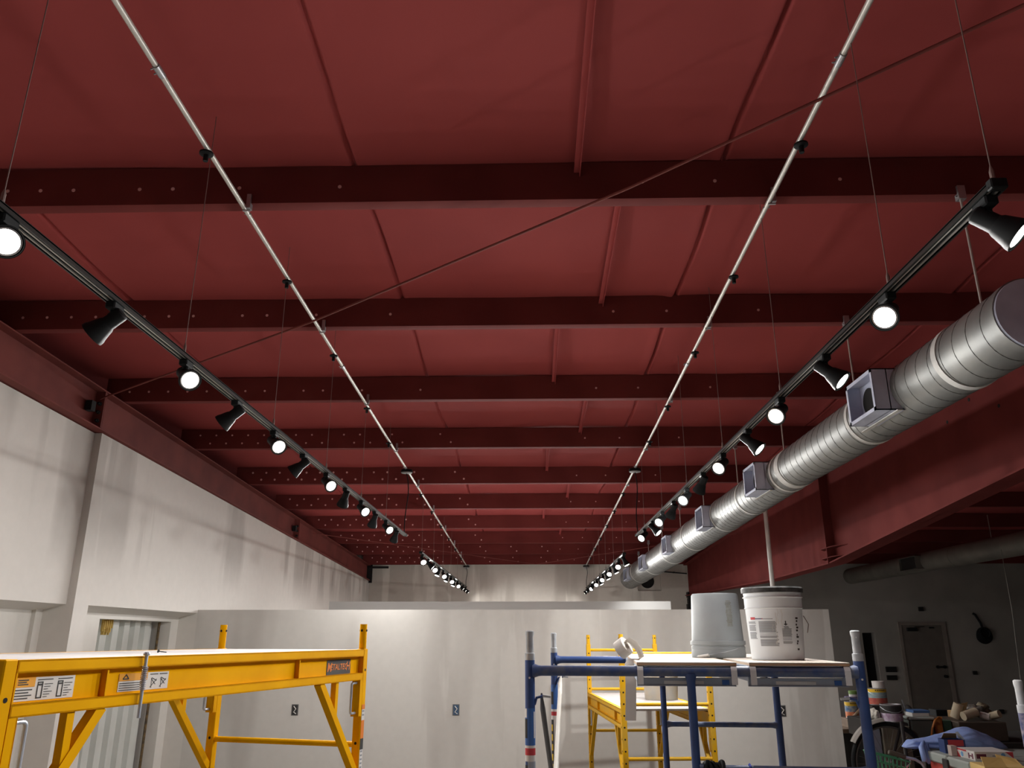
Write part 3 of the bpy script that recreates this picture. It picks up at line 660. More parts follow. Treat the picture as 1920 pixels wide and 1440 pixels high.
# ------------------------------------------------------------------ yellow rolling scaffolds
def baker(name, label, root, rz, Lx, W, deck_z, post_top, pin_top, rungs, front, group):
    t = thing(name, label, 'scaffold', (root[0], root[1], 0), rz, group)
    Y = YEL if front else YEL2
    pw = 0.019
    for ix, xc in ((0, -pw), (1, Lx + pw)):
        for iy, yc in ((0, pw), (1, W - pw)):
            mb = MB().mat(Y).rbox(xc - pw, xc + pw, yc - pw, yc + pw, 0.16, post_top, 0.003)
            mb.mat(BLACKHOLE)
            zz = 0.42
            while zz < post_top - 0.02:
                if not (abs(zz - (deck_z - 0.2)) < 0.11 and front):
                    for (dx, dy) in ((-1, 0), (0, -1), (1, 0), (0, 1)):
                        mb.disc((xc + dx * pw, yc + dy * pw, zz), (dx, dy, 0), 0.0062, 0.0006, 10)
                zz += 0.0508 * (3 if front else 1.5)
            po = mb.build('post', None, t)
            if front and ix == 0 and iy == 0: pin_z = post_top - 0.001
            else: pin_z = pin_top
            mb = MB().mat(Y).tube([(xc, yc, post_top - 0.02), (xc, yc, pin_z)], 0.0165, 16)
            mb.mat(BLACKHOLE)
            if pin_z == pin_top:
              for (dx, dy) in ((-1, 0), (0, -1), (1, 0), (0, 1)): mb.disc((xc + dx * 0.0163, yc + dy * 0.0163, pin_top - 0.028), (dx, dy, 0), 0.0055, 0.0012, 10)
            mb.build('post_pin', None, po)
            cz = MB().mat(BLACK).lathe([(0.02, -0.016), (0.062, -0.015), (0.064, 0.0), (0.062, 0.015), (0.02, 0.016)], (xc, yc, 0.065), (1, 0, 0), 24)
            cz.mat(PIN).box(xc - 0.024, xc - 0.020, yc - 0.02, yc + 0.02, 0.05, 0.15).box(xc + 0.020, xc + 0.024, yc - 0.02, yc + 0.02, 0.05, 0.15).box(xc - 0.024, xc + 0.024, yc - 0.02, yc + 0.02, 0.145, 0.165)
            cz.build('caster', None, t)
        for rz_ in rungs:
            MB().tube([(xc, pw, rz_), (xc, W - pw, rz_)], 0.0125, 12).build('rung', Y, t)
    # deck
    mb = MB().mat(DUST).box(0.004, Lx - 0.004, 0.006, W - 0.006, deck_z - 0.014, deck_z - 0.0005)
    mb.build('deck_board', None, t)
    # side rails
    for iy in (0, 1):
        s = 1 if iy == 0 else -1; yb = 0.0 if iy == 0 else W
        f = lambda a: yb + s * a
        def bx(mb, x0, x1, a, b, z0, z1): mb.box(x0, x1, min(f(a), f(b)), max(f(a), f(b)), z0, z1)
        mb = MB(); zt = deck_z - 0.0
        bx(mb, 0, Lx, 0, 0.004, zt - 0.030, zt); bx(mb, 0, Lx, 0, 0.034, zt - 0.004, zt); bx(mb, 0, Lx, 0, 0.034, zt - 0.030, zt - 0.026)
        bx(mb, 0, Lx, 0.024, 0.029, zt - 0.13, zt - 0.028)
        bx(mb, 0, Lx, 0, 0.004, zt - 0.130, zt - 0.100); bx(mb, 0, Lx, 0, 0.034, zt - 0.104, zt - 0.100); bx(mb, 0, Lx, 0, 0.034, zt - 0.130, zt - 0.126)
        for xx in (0.30, Lx - 0.55): bx(mb, xx, xx + 0.006, 0.006, 0.025, zt - 0.102, zt - 0.029)
        for xx in (0.0, Lx - 0.004): bx(mb, xx, xx + 0.004, 0.0, 0.03, zt - 0.13, zt)
        rail = mb.build('side_rail', Y, t)
        if front and iy == 0:
            # warning sticker, second sticker, maker's plate on the web (facing the near side)
            MX = Matrix.Translation((0, 0.0235, 0)) @ Matrix.Rotation(PI / 2, 4, 'X')
            def lab(): return MB()
            sx, zt2 = 0.005, zt - 0.036
            ORG, KX = 0.0, 0.84
            mb = MB().mat(PAPER).box(0.0, 0.245, 0.0225, 0.0238, zt - 0.096, zt - 0.042)
            mb.mat(LABOR).box(0.0, 0.095, 0.0215, 0.0225, zt - 0.064, zt - 0.042)
            mb.mat(INKB)
            for q in range(4): mb.box(0.004, 0.088 - 0.012 * (q % 2), 0.0215, 0.0225, zt - 0.0715 - 0.0065 * q, zt - 0.0690 - 0.0065 * q)
            for q in range(3): mb.box(0.035, 0.070 - 0.006 * (q % 2), 0.0205, 0.0215, zt - 0.049 - 0.005 * q, zt - 0.0465 - 0.005 * q)
            mb.box(0.010, 0.016, 0.0205, 0.0215, zt - 0.060, zt - 0.046).box(0.006, 0.022, 0.0205, 0.0215, zt - 0.062, zt - 0.060)
            for x0 in (0.105, 0.180):
                for e in ((x0, x0 + 0.003, zt - 0.092, zt - 0.054), (x0 + 0.017, x0 + 0.020, zt - 0.092, zt - 0.054), (x0, x0 + 0.020, zt - 0.056, zt - 0.053), (x0, x0 + 0.020, zt - 0.092, zt - 0.089)):
                    mb.box(e[0], e[1], 0.0215, 0.0225, e[2], e[3])
                mb.box(x0 + 0.004, x0 + 0.016, 0.0215, 0.0225, zt - 0.062, zt - 0.058)
                for q in range(6): mb.box(x0 + 0.026, x0 + 0.056 - 0.008 * (q % 3), 0.0215, 0.0225, zt - 0.060 - 0.006 * q, zt - 0.0585 - 0.006 * q)
                mb.box(x0, x0 + 0.055, 0.0215, 0.0225, zt - 0.0495, zt - 0.0475)
            mb.xf(Matrix.Translation((ORG, 0, 0)) @ Matrix.Scale(KX, 4, (1, 0, 0)) @ Matrix.Translation((-ORG, 0, 0))); mb.build('warning_sticker', None, rail)
            ORG, KX = 0.365, 0.74
            a = 0.365
            mb = MB().mat(PAPER).box(a, a + 0.28, 0.0225, 0.0238, zt - 0.094, zt - 0.046)
            mb.mat(LABOR).box(a, a + 0.155, 0.0215, 0.0225, zt - 0.066, zt - 0.046)
            mb.mat(INKB)
            for q in range(4): mb.box(a + 0.006, a + 0.145 - 0.02 * (q % 2), 0.0215, 0.0225, zt - 0.073 - 0.006 * q, zt - 0.071 - 0.006 * q)
            mb.box(a + 0.02, a + 0.05, 0.0205, 0.0215, zt - 0.062, zt - 0.059).bar((a + 0.02, 0.021, zt - 0.060), (a + 0.035, 0.021, zt - 0.049), 0.001, 0.003).bar((a + 0.05, 0.021, zt - 0.060), (a + 0.035, 0.021, zt - 0.049), 0.001, 0.003)
            for q in (0, 1):
                x0 = a + 0.17 + 0.055 * q
                mb.box(x0, x0 + 0.045, 0.0215, 0.0225, zt - 0.053, zt - 0.0505)
                mb.bar((x0 + 0.005, 0.0222, zt - 0.088), (x0 + 0.04, 0.0222, zt - 0.066), 0.001, 0.002).bar((x0 + 0.008, 0.0222, zt - 0.064), (x0 + 0.034, 0.0222, zt - 0.080), 0.001, 0.002).bar((x0 + 0.01, 0.0222, zt - 0.062), (x0 + 0.012, 0.0222, zt - 0.090), 0.001, 0.002).bar((x0 + 0.012, 0.0222, zt - 0.062), (x0 + 0.04, 0.0222, zt - 0.070), 0.001, 0.002)
            mb.xf(Matrix.Translation((ORG, 0, 0)) @ Matrix.Scale(KX, 4, (1, 0, 0)) @ Matrix.Translation((-ORG, 0, 0))); mb.build('warning_sticker', None, rail)
            a = 1.560; b = 1.775
            mb = MB().mat(INKB).box(a, b, 0.0225, 0.0238, zt - 0.099, zt - 0.040)
            mb.mat(ORINK)
            R = Matrix.Translation(((a + b) / 2, 0.0222, zt - 0.070)) @ Matrix.Rotation(PI / 2, 4, 'X')
            sh = Matrix.Identity(4); sh[0][1] = 0.18
            mb.text('ETALTEC', 0.0345, R @ sh @ Matrix.Scale(1.08, 4, (1, 0, 0))); mb.text('M', 0.050, R @ Matrix.Translation((-0.083, -0.001, 0)) @ sh); mb.text('H', 0.050, R @ Matrix.Translation((0.084, 0.001, 0)) @ sh)
            mb.build('brand_plate', None, rail)
            # spring bolt hanging through the rail
            xb, ybb = 0.425, -0.010
            mb = MB().tube([(xb, ybb, zt - 0.165), (xb, ybb, zt + 0.004)], 0.0048, 10)
            mb.lathe([(0.009, 0), (0.010, 0.004), (0.007, 0.009)], (xb, ybb, zt + 0.002), (0, 0, 1), 8)
            pts = [(xb + 0.0078 * math.cos(2 * PI * i / 12), ybb + 0.0078 * math.sin(2 * PI * i / 12), zt - 0.026 - 0.005 * i / 12) for i in range(12 * 13)]
            mb.tube(pts, 0.0014, 6); mb.build('spring_bolt', CHROME, t)
            # splash of plaster on the rail lip
        # brackets, knee braces, locking handles at both ends
        for ix in (0, 1):
            xe = 0 if ix == 0 else Lx; sg = 1 if ix == 0 else -1
            g = lambda a: xe + sg * a
            def b2(mb, a0, a1, c0, c1, z0, z1): mb.box(min(g(a0), g(a1)), max(g(a0), g(a1)), min(f(c0), f(c1)), max(f(c0), f(c1)), z0, z1)
            mb = MB(); zb = zt - 0.13
            b2(mb, 0.0, 0.026, 0.0, 0.004, zb - 0.150, zb); b2(mb, 0.0, 0.026, 0.034, 0.038, zb - 0.150, zb); b2(mb, 0.022, 0.026, 0.0, 0.038, zb - 0.150, zb); b2(mb, -0.004, 0.026, 0.0, 0.038, zb - 0.152, zb - 0.148)
            mb.build('lock_bracket', Y, t)
            hx = 0.070; c = 0.018
            pts = [(g(-0.01), f(c), zb - 0.012), (g(hx - 0.012), f(c), zb - 0.012)]
            for q in range(1, 6): a = PI / 2 * q / 5; pts.append((g(hx - 0.012 + 0.012 * math.sin(a)), f(c), zb - 0.024 + 0.012 * math.cos(a)))
            for q in range(0, 6): a = PI / 2 * q / 5; pts.append((g(hx - 0.012 + 0.012 * math.cos(a)), f(c), zb - 0.125 - 0.012 * math.sin(a)))
            pts.append((g(-0.01), f(c), zb - 0.137))
            MB().tube(pts, 0.0056, 10).build('lock_handle', CHROME, t)
            ka, ks = (0.30, 0.195) if ix == 0 else (0.365, 0.225)
            mb = MB().bar((g(ka), f(0.019), zb + 0.004), (g(0.002), f(0.019), zb - 0.385), 0.030, 0.030, (0, 1, 0)); mb.build('knee_brace', Y, t)
            MB().bar((g(ks), f(0.019), zb + 0.002), (g(ks), f(0.019), zb - 0.15), 0.024, 0.024, (0, 1, 0)).build('brace_strut', Y, t)
    if front:
        # stickers on the near right post, facing the near side
        xc = Lx + pw; z0 = deck_z - 0.28
        mb = MB()
        cols = [(ORINK, 0.02), (PAPER, 0.045), (ORINK, 0.075), (INKB, 0.045), (PAPER, 0.10), (REDINK, 0.055)]
        zz = deck_z - 0.235
        for m_, hgt in cols:
            mb.mat(m_).box(xc - 0.014, xc + 0.015, -0.0012, -0.0002, zz - hgt, zz)
            if m_ is PAPER:
                mb.mat(INK)
                for q in range(int(hgt / 0.016)): mb.box(xc - 0.008, xc + 0.009, -0.0018, -0.0012, zz - 0.010 - 0.016 * q, zz - 0.004 - 0.016 * q)
            if m_ is REDINK: mb.mat(PAPER).box(xc - 0.006, xc + 0.007, -0.0018, -0.0012, zz - 0.028, zz - 0.012).box(xc - 0.010, xc + 0.011, -0.0018, -0.0012, zz - 0.040, zz - 0.034)
            zz -= hgt
        mb.build('safety_sticker', None, t)
    return t
FA = math.atan2(0.968, 0.2495)
baker('rolling_scaffold', 'yellow rolling scaffold in the left foreground with dusty deck', (-1.23, 1.97), FA, 1.86, 0.785, EYE - 0.052, EYE - 0.050, EYE + 0.058,
      [EYE - 0.452, EYE - 0.76, EYE - 1.12, EYE - 1.42], True, None)
baker('rolling_scaffold', 'yellow rolling scaffold standing behind the blue scaffold, with low deck', (1.275, 6.04), math.radians(93.8), 1.72, 0.66, EYE - 0.48, EYE - 0.060, EYE + 0.022,
      [EYE - 0.112, EYE - 0.45, EYE - 0.80, EYE - 1.15, EYE - 1.5], False, None)
def on_front(s, w, z): return Vector((-1.23 + 0.2495 * s - 0.968 * w, 1.97 + 0.968 * s + 0.2495 * w, z))
p = on_front(0.86, 0.30, EYE - 0.0525)
solo('loose_screw', MB().tube([p + Vector((0, 0, 0.006)), p + Vector((0.025, 0.004, 0.003))], 0.0018, 6).lathe([(0.002, 0), (0.006, 0.004), (0.006, 0.006)], p + Vector((0.002, 0, 0.006)), (-1, 0, 0.2), 10), INKB,
     'small black screw lying on the deck of the front yellow scaffold', 'screw')

# ------------------------------------------------------------------ blue frame scaffold
BA = math.atan2(-0.13, 1.52); BD = 1.88; BW = 1.462
bs = thing('frame_scaffold', 'blue tubular frame scaffold carrying planks and two buckets, right of centre', 'scaffold', (-0.012, 3.86, 0), BA)
ZT = EYE - 0.146
def flare(mb, a, b, r):            # tube whose ends widen where they are welded on
    a, b = Vector(a), Vector(b); L = (b - a).length; ds = [0, 0.012, 0.028, 0.042]; rs = [r * 1.4, r * 1.3, r * 1.06, r]
    pts = [a.lerp(b, d / L) for d in ds] + [b.lerp(a, d / L) for d in reversed(ds)]
    return mb.tube(pts, rs + rs[::-1], 16)
for iy, yy in ((0, 0.0), (1, BD)):
    for ix, xx in ((0, 0.0), (1, BW)):
        po = MB().tube([(xx, yy, 0.16), (xx, yy, EYE - 0.098)], 0.0225, 20).build('post', BLUE, bs)
        mb = MB().lathe([(0.0228, 0), (0.0232, 0.002), (0.0232, 0.030), (0.018, 0.032), (0.0175, 0.10), (0.0205, 0.115), (0.0205, 0.126), (0.014, 0.130)], (xx, yy, EYE - 0.100), (0, 0, 1), 20)
        mb.tube([(xx, yy - 0.022, EYE + 0.0), (xx, yy + 0.022, EYE + 0.0)], 0.004, 6)
        mb.build('coupling_pin', PIN, po)
        MB().tube([(xx, yy - 0.0245, ZT - 0.030), (xx, yy + 0.0245, ZT - 0.030)], 0.0045, 8).build('rivet', PAPER, po)
        mb = MB().mat(BLACK).lathe([(0.02, -0.02), (0.075, -0.018), (0.078, 0), (0.075, 0.018), (0.02, 0.02)], (xx, yy, 0.078), (1, 0, 0), 24).mat(PIN).tube([(xx, yy, 0.13), (xx, yy, 0.2)], 0.016, 10).box(xx - 0.03, xx - 0.025, yy - 0.02, yy + 0.02, 0.06, 0.15).box(xx + 0.025, xx + 0.03, yy - 0.02, yy + 0.02, 0.06, 0.15).box(xx - 0.03, xx + 0.03, yy - 0.02, yy + 0.02, 0.14, 0.15)
        mb.build('caster', None, bs)
    flare(MB(), (0.012, yy, ZT), (BW - 0.012, yy, ZT), 0.0225).build('top_tube', BLUEW if iy == 0 else BLUE, bs)
    flare(MB(), (BW * 0.497, yy, 0.2), (BW * 0.497, yy, ZT - 0.01), 0.019).build('inner_post', BLUE, bs)
    flare(MB(), (BW * 0.497 + 0.012, yy, EYE - 0.545), (BW - 0.014, yy, EYE - 0.545), 0.0165).build('ledger', BLUEW, bs)
    flare(MB(), (BW * 0.497 + 0.012, yy, EYE - 1.1), (BW - 0.014, yy, EYE - 1.1), 0.0165).build('ledger', BLUE, bs)
    for xx, sg in ((0.0, 1), (BW, -1)):
        mb = MB().mat(BLUE).tube([(xx + sg * 0.02, yy, EYE - 0.262 - 0.03), (xx + sg * 0.030, yy, EYE - 0.262), (xx + sg * 0.06, yy, EYE - 0.255)], 0.006, 8).mat(PIN).bar((xx + sg * 0.058, yy, EYE - 0.254), (xx + sg * 0.095, yy, EYE - 0.258), 0.016, 0.010)
        mb.build('brace_lug', None, bs)
lug = EYE - 0.256
mb = MB().tube([(0.052, 0.01, lug + 0.012), (0.052, 0.02, lug - 0.01), (0.05, 0.10, lug - 0.06), (0.05, BD - 0.02, lug - 1.15)], [0.004, 0.007, 0.0125, 0.0125], 12); mb.build('cross_brace', M('dark_grey_tube', (0.10, 0.10, 0.10), rough=0.5), bs)
mb = MB().tube([(0.046, BD - 0.01, lug + 0.03), (0.046, BD - 0.04, lug - 0.01), (0.046, BD - 0.12, lug - 0.06), (0.046, 0.0, lug - 1.15)], [0.004, 0.008, 0.0135, 0.0135], 12); mb.build('cross_brace', M('pale_dusty_tube', (0.55, 0.53, 0.48), rough=0.6), bs)
# stickers wrapped on the two left posts
rp = lambda z: 0.0225
mb = MB(); z1 = EYE - 0.305
A0, A1 = -PI * 0.98, -PI * 0.06
mb.mat(LBLINK).shell(rp, A0, A1, z1 - 0.155, z1 - 0.0); mb.mat(PAPER).shell(rp, A0, A0 + 0.9, z1 - 0.04, z1 - 0.002, 0.0012); mb.mat(INKB).shell(rp, A0 + 0.15, A0 + 1.0, z1 - 0.125, z1 - 0.045, 0.0012)
mb.mat(PAPER).shell(rp, A1 - 0.55, A1 - 0.25, z1 - 0.125, z1 - 0.015, 0.0012).shell(rp, A0, A1, z1 - 0.166, z1 - 0.155)
mb.mat(REDINK).shell(rp, A0, A1, z1 - 0.195, z1 - 0.166); mb.mat(PAPER).shell(rp, A0, A1, z1 - 0.22, z1 - 0.195)
mb.mat(M('silver_sticker', (0.36, 0.40, 0.46), rough=0.5)).shell(rp, A0 + 1.05, A1, z1 - 0.95, z1 - 0.22)
mb.mat(INKB).shell(rp, A0, A0 + 1.05, z1 - 0.95, z1 - 0.235)
mb.mat(YINK)
for q, txt in enumerate(('METALTECH', 'METALTECH')):
    aa = A0 + 0.66
    Mx = Matrix.Translation((0.0238 * math.cos(aa), 0.0238 * math.sin(aa), z1 - 0.40 - 0.33 * q)) @ Matrix.Rotation(aa + PI / 2, 4, 'Z') @ Matrix.Rotation(PI / 2, 4, 'X') @ Matrix.Rotation(-PI / 2, 4, 'Z')
    mb.text(txt, 0.030, Mx @ Matrix.Scale(1.85, 4, (1, 0, 0)), 0.0003)
mb.build('post_sticker', None, bs)
mb = MB(); o = (0, BD, 0)
mb.mat(LBLINK).shell(rp, A0, A1, z1 - 0.155, z1, org=o); mb.mat(INKB).shell(rp, A0, A0 + 1.2, z1 - 0.125, z1 - 0.045, 0.0012, org=o); mb.mat(PAPER).shell(rp, A0, A1, z1 - 0.17, z1 - 0.155, org=o).shell(rp, A0, A1, z1 - 0.22, z1 - 0.195, org=o)
mb.mat(REDINK).shell(rp, A0, A1, z1 - 0.195, z1 - 0.17, org=o); mb.mat(INKB).shell(rp, A0, A0 + 1.2, z1 - 0.9, z1 - 0.22, org=o); mb.mat(PAPER).shell(rp, A0 + 1.2, A1, z1 - 0.9, z1 - 0.22, org=o)
mb.mat(YINK)
for q in range(9): mb.shell(rp, A0 + 0.3, A0 + 0.9, z1 - 0.29 - 0.06 * q, z1 - 0.25 - 0.06 * q, 0.0014, org=o)
mb.build('post_sticker', None, bs)
BM = Matrix.Translation((-0.012, 3.86, 0)) @ Matrix.Rotation(BA, 4, 'Z')

# planks hooked over the top tubes
def plank(x0, x1, label, dz=0.0):
    zt = ZT + 0.0225; o = BM @ Vector(((x0 + x1) / 2, BD / 2, zt))
    t = thing('scaffold_plank', label, 'plank', o, BA, 'planks on the blue scaffold')
    w = (x1 - x0) / 2; h = BD / 2
    mb = MB().mat(PLY).box(-w, w, -h - 0.018, h + 0.018, 0.012, 0.0165); mb.mat(PLYEDGE).box(-w, w, -h - 0.018, h + 0.018, 0.003, 0.012)
    mb.build('plywood_top', None, t)
    for s in (-1, 1): MB().box(s * w - 0.022 * (s > 0), s * w + 0.022 * (s < 0), -h + 0.03, h - 0.03, -0.065, 0.003).build('side_rail', ALU, t)
    for e in (-1, 1):
        ec = e * (h - 0.045)
        mb = MB().mat(ALU).box(-w, w, ec - 0.012, ec + 0.012, -0.084, -0.056)
        mb.box(-w, w, ec - 0.016, ec + 0.016, -0.058, -0.052).box(-w, w, ec - 0.016, ec + 0.016, -0.087, -0.083)
        mb.mat(ALUW).box(-w * 0.45, w * 0.35, ec - 0.014, ec + 0.014, -0.078, -0.064)
        mb.mat(M('blue_latch', (0.05, 0.16, 0.50))).box(w * 0.72, w * 0.86, ec - 0.018, ec + 0.018, -0.080, -0.060)
        mb.build('end_rail', None, t)
        for s in (-1, 1):
            xa = s * (w - 0.014)
            pts = []
            for q in range(13):
                a = PI * (-0.15 + 1.3 * q / 12); pts.append((0.0245 * math.cos(a) * -e, 0.0245 * math.sin(a)))
            mb = MB()
            for (p0, p1) in zip(pts, pts[1:]):
                mb.hexa([(xa - 0.013, e * h + p0[0], -0.0225 + p0[1]), (xa + 0.013, e * h + p0[0], -0.0225 + p0[1]), (xa + 0.013, e * h + p1[0], -0.0225 + p1[1]), (xa - 0.013, e * h + p1[0], -0.0225 + p1[1]),
                         (xa - 0.013, e * h + p0[0] * 1.12, -0.0225 + p0[1] * 1.12), (xa + 0.013, e * h + p0[0] * 1.12, -0.0225 + p0[1] * 1.12), (xa + 0.013, e * h + p1[0] * 1.12, -0.0225 + p1[1] * 1.12), (xa - 0.013, e * h + p1[0] * 1.12, -0.0225 + p1[1] * 1.12)])
            mb.box(xa - 0.013, xa + 0.013, e * (h + 0.0268) - 0.0015, e * (h + 0.0268) + 0.0015, -0.078, -0.020)
            mb.build('hook', ALUW, t)
    return t
plank(0.488, 0.930, 'left plywood topped scaffold plank with tape roll at its left edge')
plank(0.985, 1.418, 'right plywood topped scaffold plank under the white bucket')
DECK = ZT + 0.0225 + 0.0165

# buckets
def bucket_r(z): return 0.132 + (0.150 - 0.132) * z / 0.365
def ring(mb, r0, r1, z0, z1, n=48): mb.lathe([(r0, z0), (r1, z0), (r1, z1), (r0, z1)], (0, 0, 0), (0, 0, 1), n)
wb = thing('white_bucket', 'white plastic bucket with printed grey text and black lid ring, on the plank', 'bucket', (BM @ Vector((1.206, 0.44, 0))).xy.to_3d() + Vector((0, 0, DECK)), 0)
H = 0.338; R = lambda z: 0.1265 + 0.0165 * z / H
mb = MB().lathe([(0.004, 0), (R(0) - 0.004, 0), (R(0), 0.005), (R(H * .72), H * .72), (R(H * .72) + 0.004, H * .725), (R(H * .72) + 0.004, H * .735), (R(H * .8), H * .74), (R(H * .88), H * .875), (R(H * .88) + 0.006, H * .88), (R(H * .88) + 0.006, H * .89), (R(H * .9), H * .90), (R(H), H), (R(H) - 0.004, H), (R(H) - 0.006, H * 0.9)], (0, 0, 0), (0, 0, 1), 56)
mb.build('pail', WHITEB, wb)
mb = MB().lathe([(0.125, H - 0.018), (R(H) + 0.008, H - 0.016), (R(H) + 0.009, H + 0.004), (R(H) + 0.004, H + 0.011), (R(H) - 0.010, H + 0.010), (R(H) - 0.014, H - 0.002), (0.06, H - 0.004)], (0, 0, 0), (0, 0, 1), 56)
mb.build('lid_ring', M('dirty_black_lid', (0.028, 0.030, 0.029), (0.10, 0.10, 0.10), 26, 0.55, spec=0.3), wb)
mb = MB(); fa = math.atan2(-4.2, -1.2)   # direction facing the viewer's side
mb.mat(REDINK).shell(R, fa - 0.98, fa - 0.74, H * .565, H * .60); mb.mat(M('navy_ink', (0.04, 0.05, 0.14))).shell(R, fa - 0.74, fa - 0.46, H * .570, H * .582)
mb.mat(REDINK).shell(R, fa - 0.46, fa - 0.42, H * .570, H * .582); mb.mat(INK).shell(R, fa - 0.42, fa - 0.06, H * .570, H * .578)
rr = random.Random(3)
def textblock(a0, a1, z0, z1, dz, pskip=0.14):
    z = z1
    while z > z0:
        if rr.random() > pskip: mb.shell(R, a0, a1 - rr.random() * 0.12 * (a1 - a0), z - dz * 0.62, z)
        z -= dz
textblock(fa - 1.15, fa - 0.72, H * .28, H * .54, 0.0042); textblock(fa - 0.60, fa + 0.10, H * .19, H * .54, 0.0042); textblock(fa + 0.24, fa + 0.62, H * .22, H * .44, 0.0040)
mb.mat(INKB).shell(R, fa + 0.36, fa + 0.40, H * .48, H * .545).shell(R, fa + 0.32, fa + 0.44, H * .49, H * .505).shell(R, fa + 0.30, fa + 0.48, H * .46, H * .468).shell(R, fa + 0.32, fa + 0.5, H * .445, H * .452)
mb.build('printed_text', None, wb); mb = MB().mat(INKB)
for q, z in enumerate((0.57, 0.53, 0.48, 0.44, 0.40, 0.34, 0.31, 0.25, 0.22, 0.14)): mb.shell(R, fa + 0.80 + 0.02 * (q % 2), fa + 0.93 - 0.03 * (q % 3), H * z, H * (z + 0.026))
mb.build('symbol_column', None, wb)
mb = MB()
for (a, z0, z1, w) in ((fa + 0.02, .24, .66, .018), (fa - 0.10, .40, .50, .014), (fa + 0.24, .42, .70, .016), (fa + 0.10, .50, .72, .012), (fa - 0.02, .22, .27, .03)):
    for q in range(6):
        s0 = z0 + (z1 - z0) * q / 6; s1 = z0 + (z1 - z0) * (q + 1) / 6; da = 0.02 * math.sin(q * 1.7 + a * 3)
        mb.shell(R, a + da + 0.02 * q / 6, a + da + w + 0.02 * q / 6, H * s0, H * s1, 0.002)
mb.build('paint_drip', WHITE, wb)
pts = [(R(H * .8) * math.cos(fa + 1.35) * 1.02, R(H * .8) * math.sin(fa + 1.35) * 1.02, H * 0.62), (0.165 * math.cos(fa + 1.3), 0.165 * math.sin(fa + 1.3), H * 0.5), (0.158 * math.cos(fa + 1.25), 0.158 * math.sin(fa + 1.25), H * 0.38)]
MB().tube(pts, 0.0022, 6).build('wire_handle', WIRE, wb)

gb = thing('grey_bucket', 'grey plastic bucket standing upside down on the planks beside the white bucket', 'bucket', (1.050, 4.72, DECK), 0)
H2 = 0.345; R2 = lambda z: 0.148 - 0.018 * z / H2
mb = MB().lathe([(R2(0) - 0.006, 0.0), (R2(0), 0.001), (R2(0) + 0.002, 0.012), (R2(.02), 0.045), (R2(0.045) + 0.003, 0.046), (R2(.045) + 0.003, 0.056), (R2(.06), 0.060), (R2(.07) , 0.066), (R2(.07) + 0.008, 0.068), (R2(.085) + 0.008, 0.088), (R2(.09), 0.089), (R2(H2 - .01), H2 - 0.01), (R2(H2) - 0.006, H2), (0.1, H2), (0.004, H2 - 0.003)], (0, 0, 0), (0, 0, 1), 56)
mb.build('pail', GREYB, gb)
fa2 = math.atan2(-4.7, -1.06); mb = MB(); rr = random.Random(5)
for q in range(16):
    z = 0.165 + 0.0088 * q; mb.shell(R2, fa2 + 0.42 + 0.04 * rr.random(), fa2 + 0.72 - 0.05 * rr.random(), z, z + 0.006)
mb.build('faded_print', OLIVE, gb)
aL, aR = fa2 - 0.9, fa2 + 0.95
pts = []
for i in range(17):
    s = i / 16; a = aR + (aL - aR) * s; r = R2(0.03) + 0.006 + 0.012 * math.sin(PI * s); pts.append((r * math.cos(a), r * math.sin(a), 0.052 * (1 - s) ** 1.4 + 0.005))
MB().tube(pts, 0.0022, 6).build('wire_handle', PIN, gb)
MB().tube(pts[11:16], 0.0075, 10).build('handle_grip', PAPER, gb)

rb = thing('grey_bucket', 'dusty grey bucket on the deck of the rear yellow scaffold', 'bucket', (1.045, 6.9, EYE - 0.48), 0)
MB().lathe([(0.004, 0), (0.128, 0), (0.131, 0.004), (0.146, 0.26), (0.152, 0.262), (0.152, 0.28), (0.147, 0.283), (0.150, 0.34), (0.145, 0.34), (0.14, 0.30), (0.125, 0.02), (0.004, 0.015)], (0, 0, 0), (0, 0, 1), 40).build('pail', M('dusty_grey_plastic', (0.42, 0.43, 0.42), (0.50, 0.44, 0.34), 7, 0.6), rb)
MB().tube([(0.152 * math.cos(a), -0.04 + 0.152 * math.sin(a) * 0.9, 0.275 - 0.09 * math.sin(-a)) for a in [-PI * i / 14 for i in range(15)]], 0.0022, 6).build('wire_handle', PIN, rb)

# paper tape roll with its loose end hanging down
tr = thing('tape_roll', 'roll of white paper tape with a long loose strip, left end of the planks', 'tape roll', BM @ Vector((0.475, 0.42, DECK + 0.004)), BA)
mb = MB()
ax = Vector((0.75, -0.35, 0.55)).normalized()
mb.lathe([(0.022, -0.025), (0.047, -0.025), (0.047, 0.025), (0.022, 0.025), (0.020, 0.024), (0.020, -0.024)], (-0.035, 0, 0.052), ax, 32)
mb.build('roll_body', TAPE, tr)
mb = MB(); pathp = [(-0.012, 0, 0.095), (0.02, -0.01, 0.075), (0.045, -0.02, 0.04), (0.055, -0.03, 0.004), (0.052, -0.05, 0.003), (0.012, -0.06, 0.002), (-0.004, -0.062, -0.02), (-0.006, -0.062, -0.12), (-0.010, -0.060, -0.22), (-0.014, -0.055, -0.285)]
vs = []; fs = []
for i, p in enumerate(pathp):
    wv = Vector((0.026, -0.004, 0.0)) if i > 4 else Vector((0.012, -0.020, 0.008))
    vs += [Vector(p) - wv, Vector(p) + wv, Vector(p) + wv + Vector((0, 0.0008, 0.0004)), Vector(p) - wv + Vector((0, 0.0008, 0.0004))]
for i in range(len(pathp) - 1):
    for k in range(4): fs.append((4 * i + k, 4 * i + (k + 1) % 4, 4 * i + 4 + (k + 1) % 4, 4 * i + 4 + k))
mb.add(vs, fs); mb.build('loose_strip', TAPE, tr, 60)

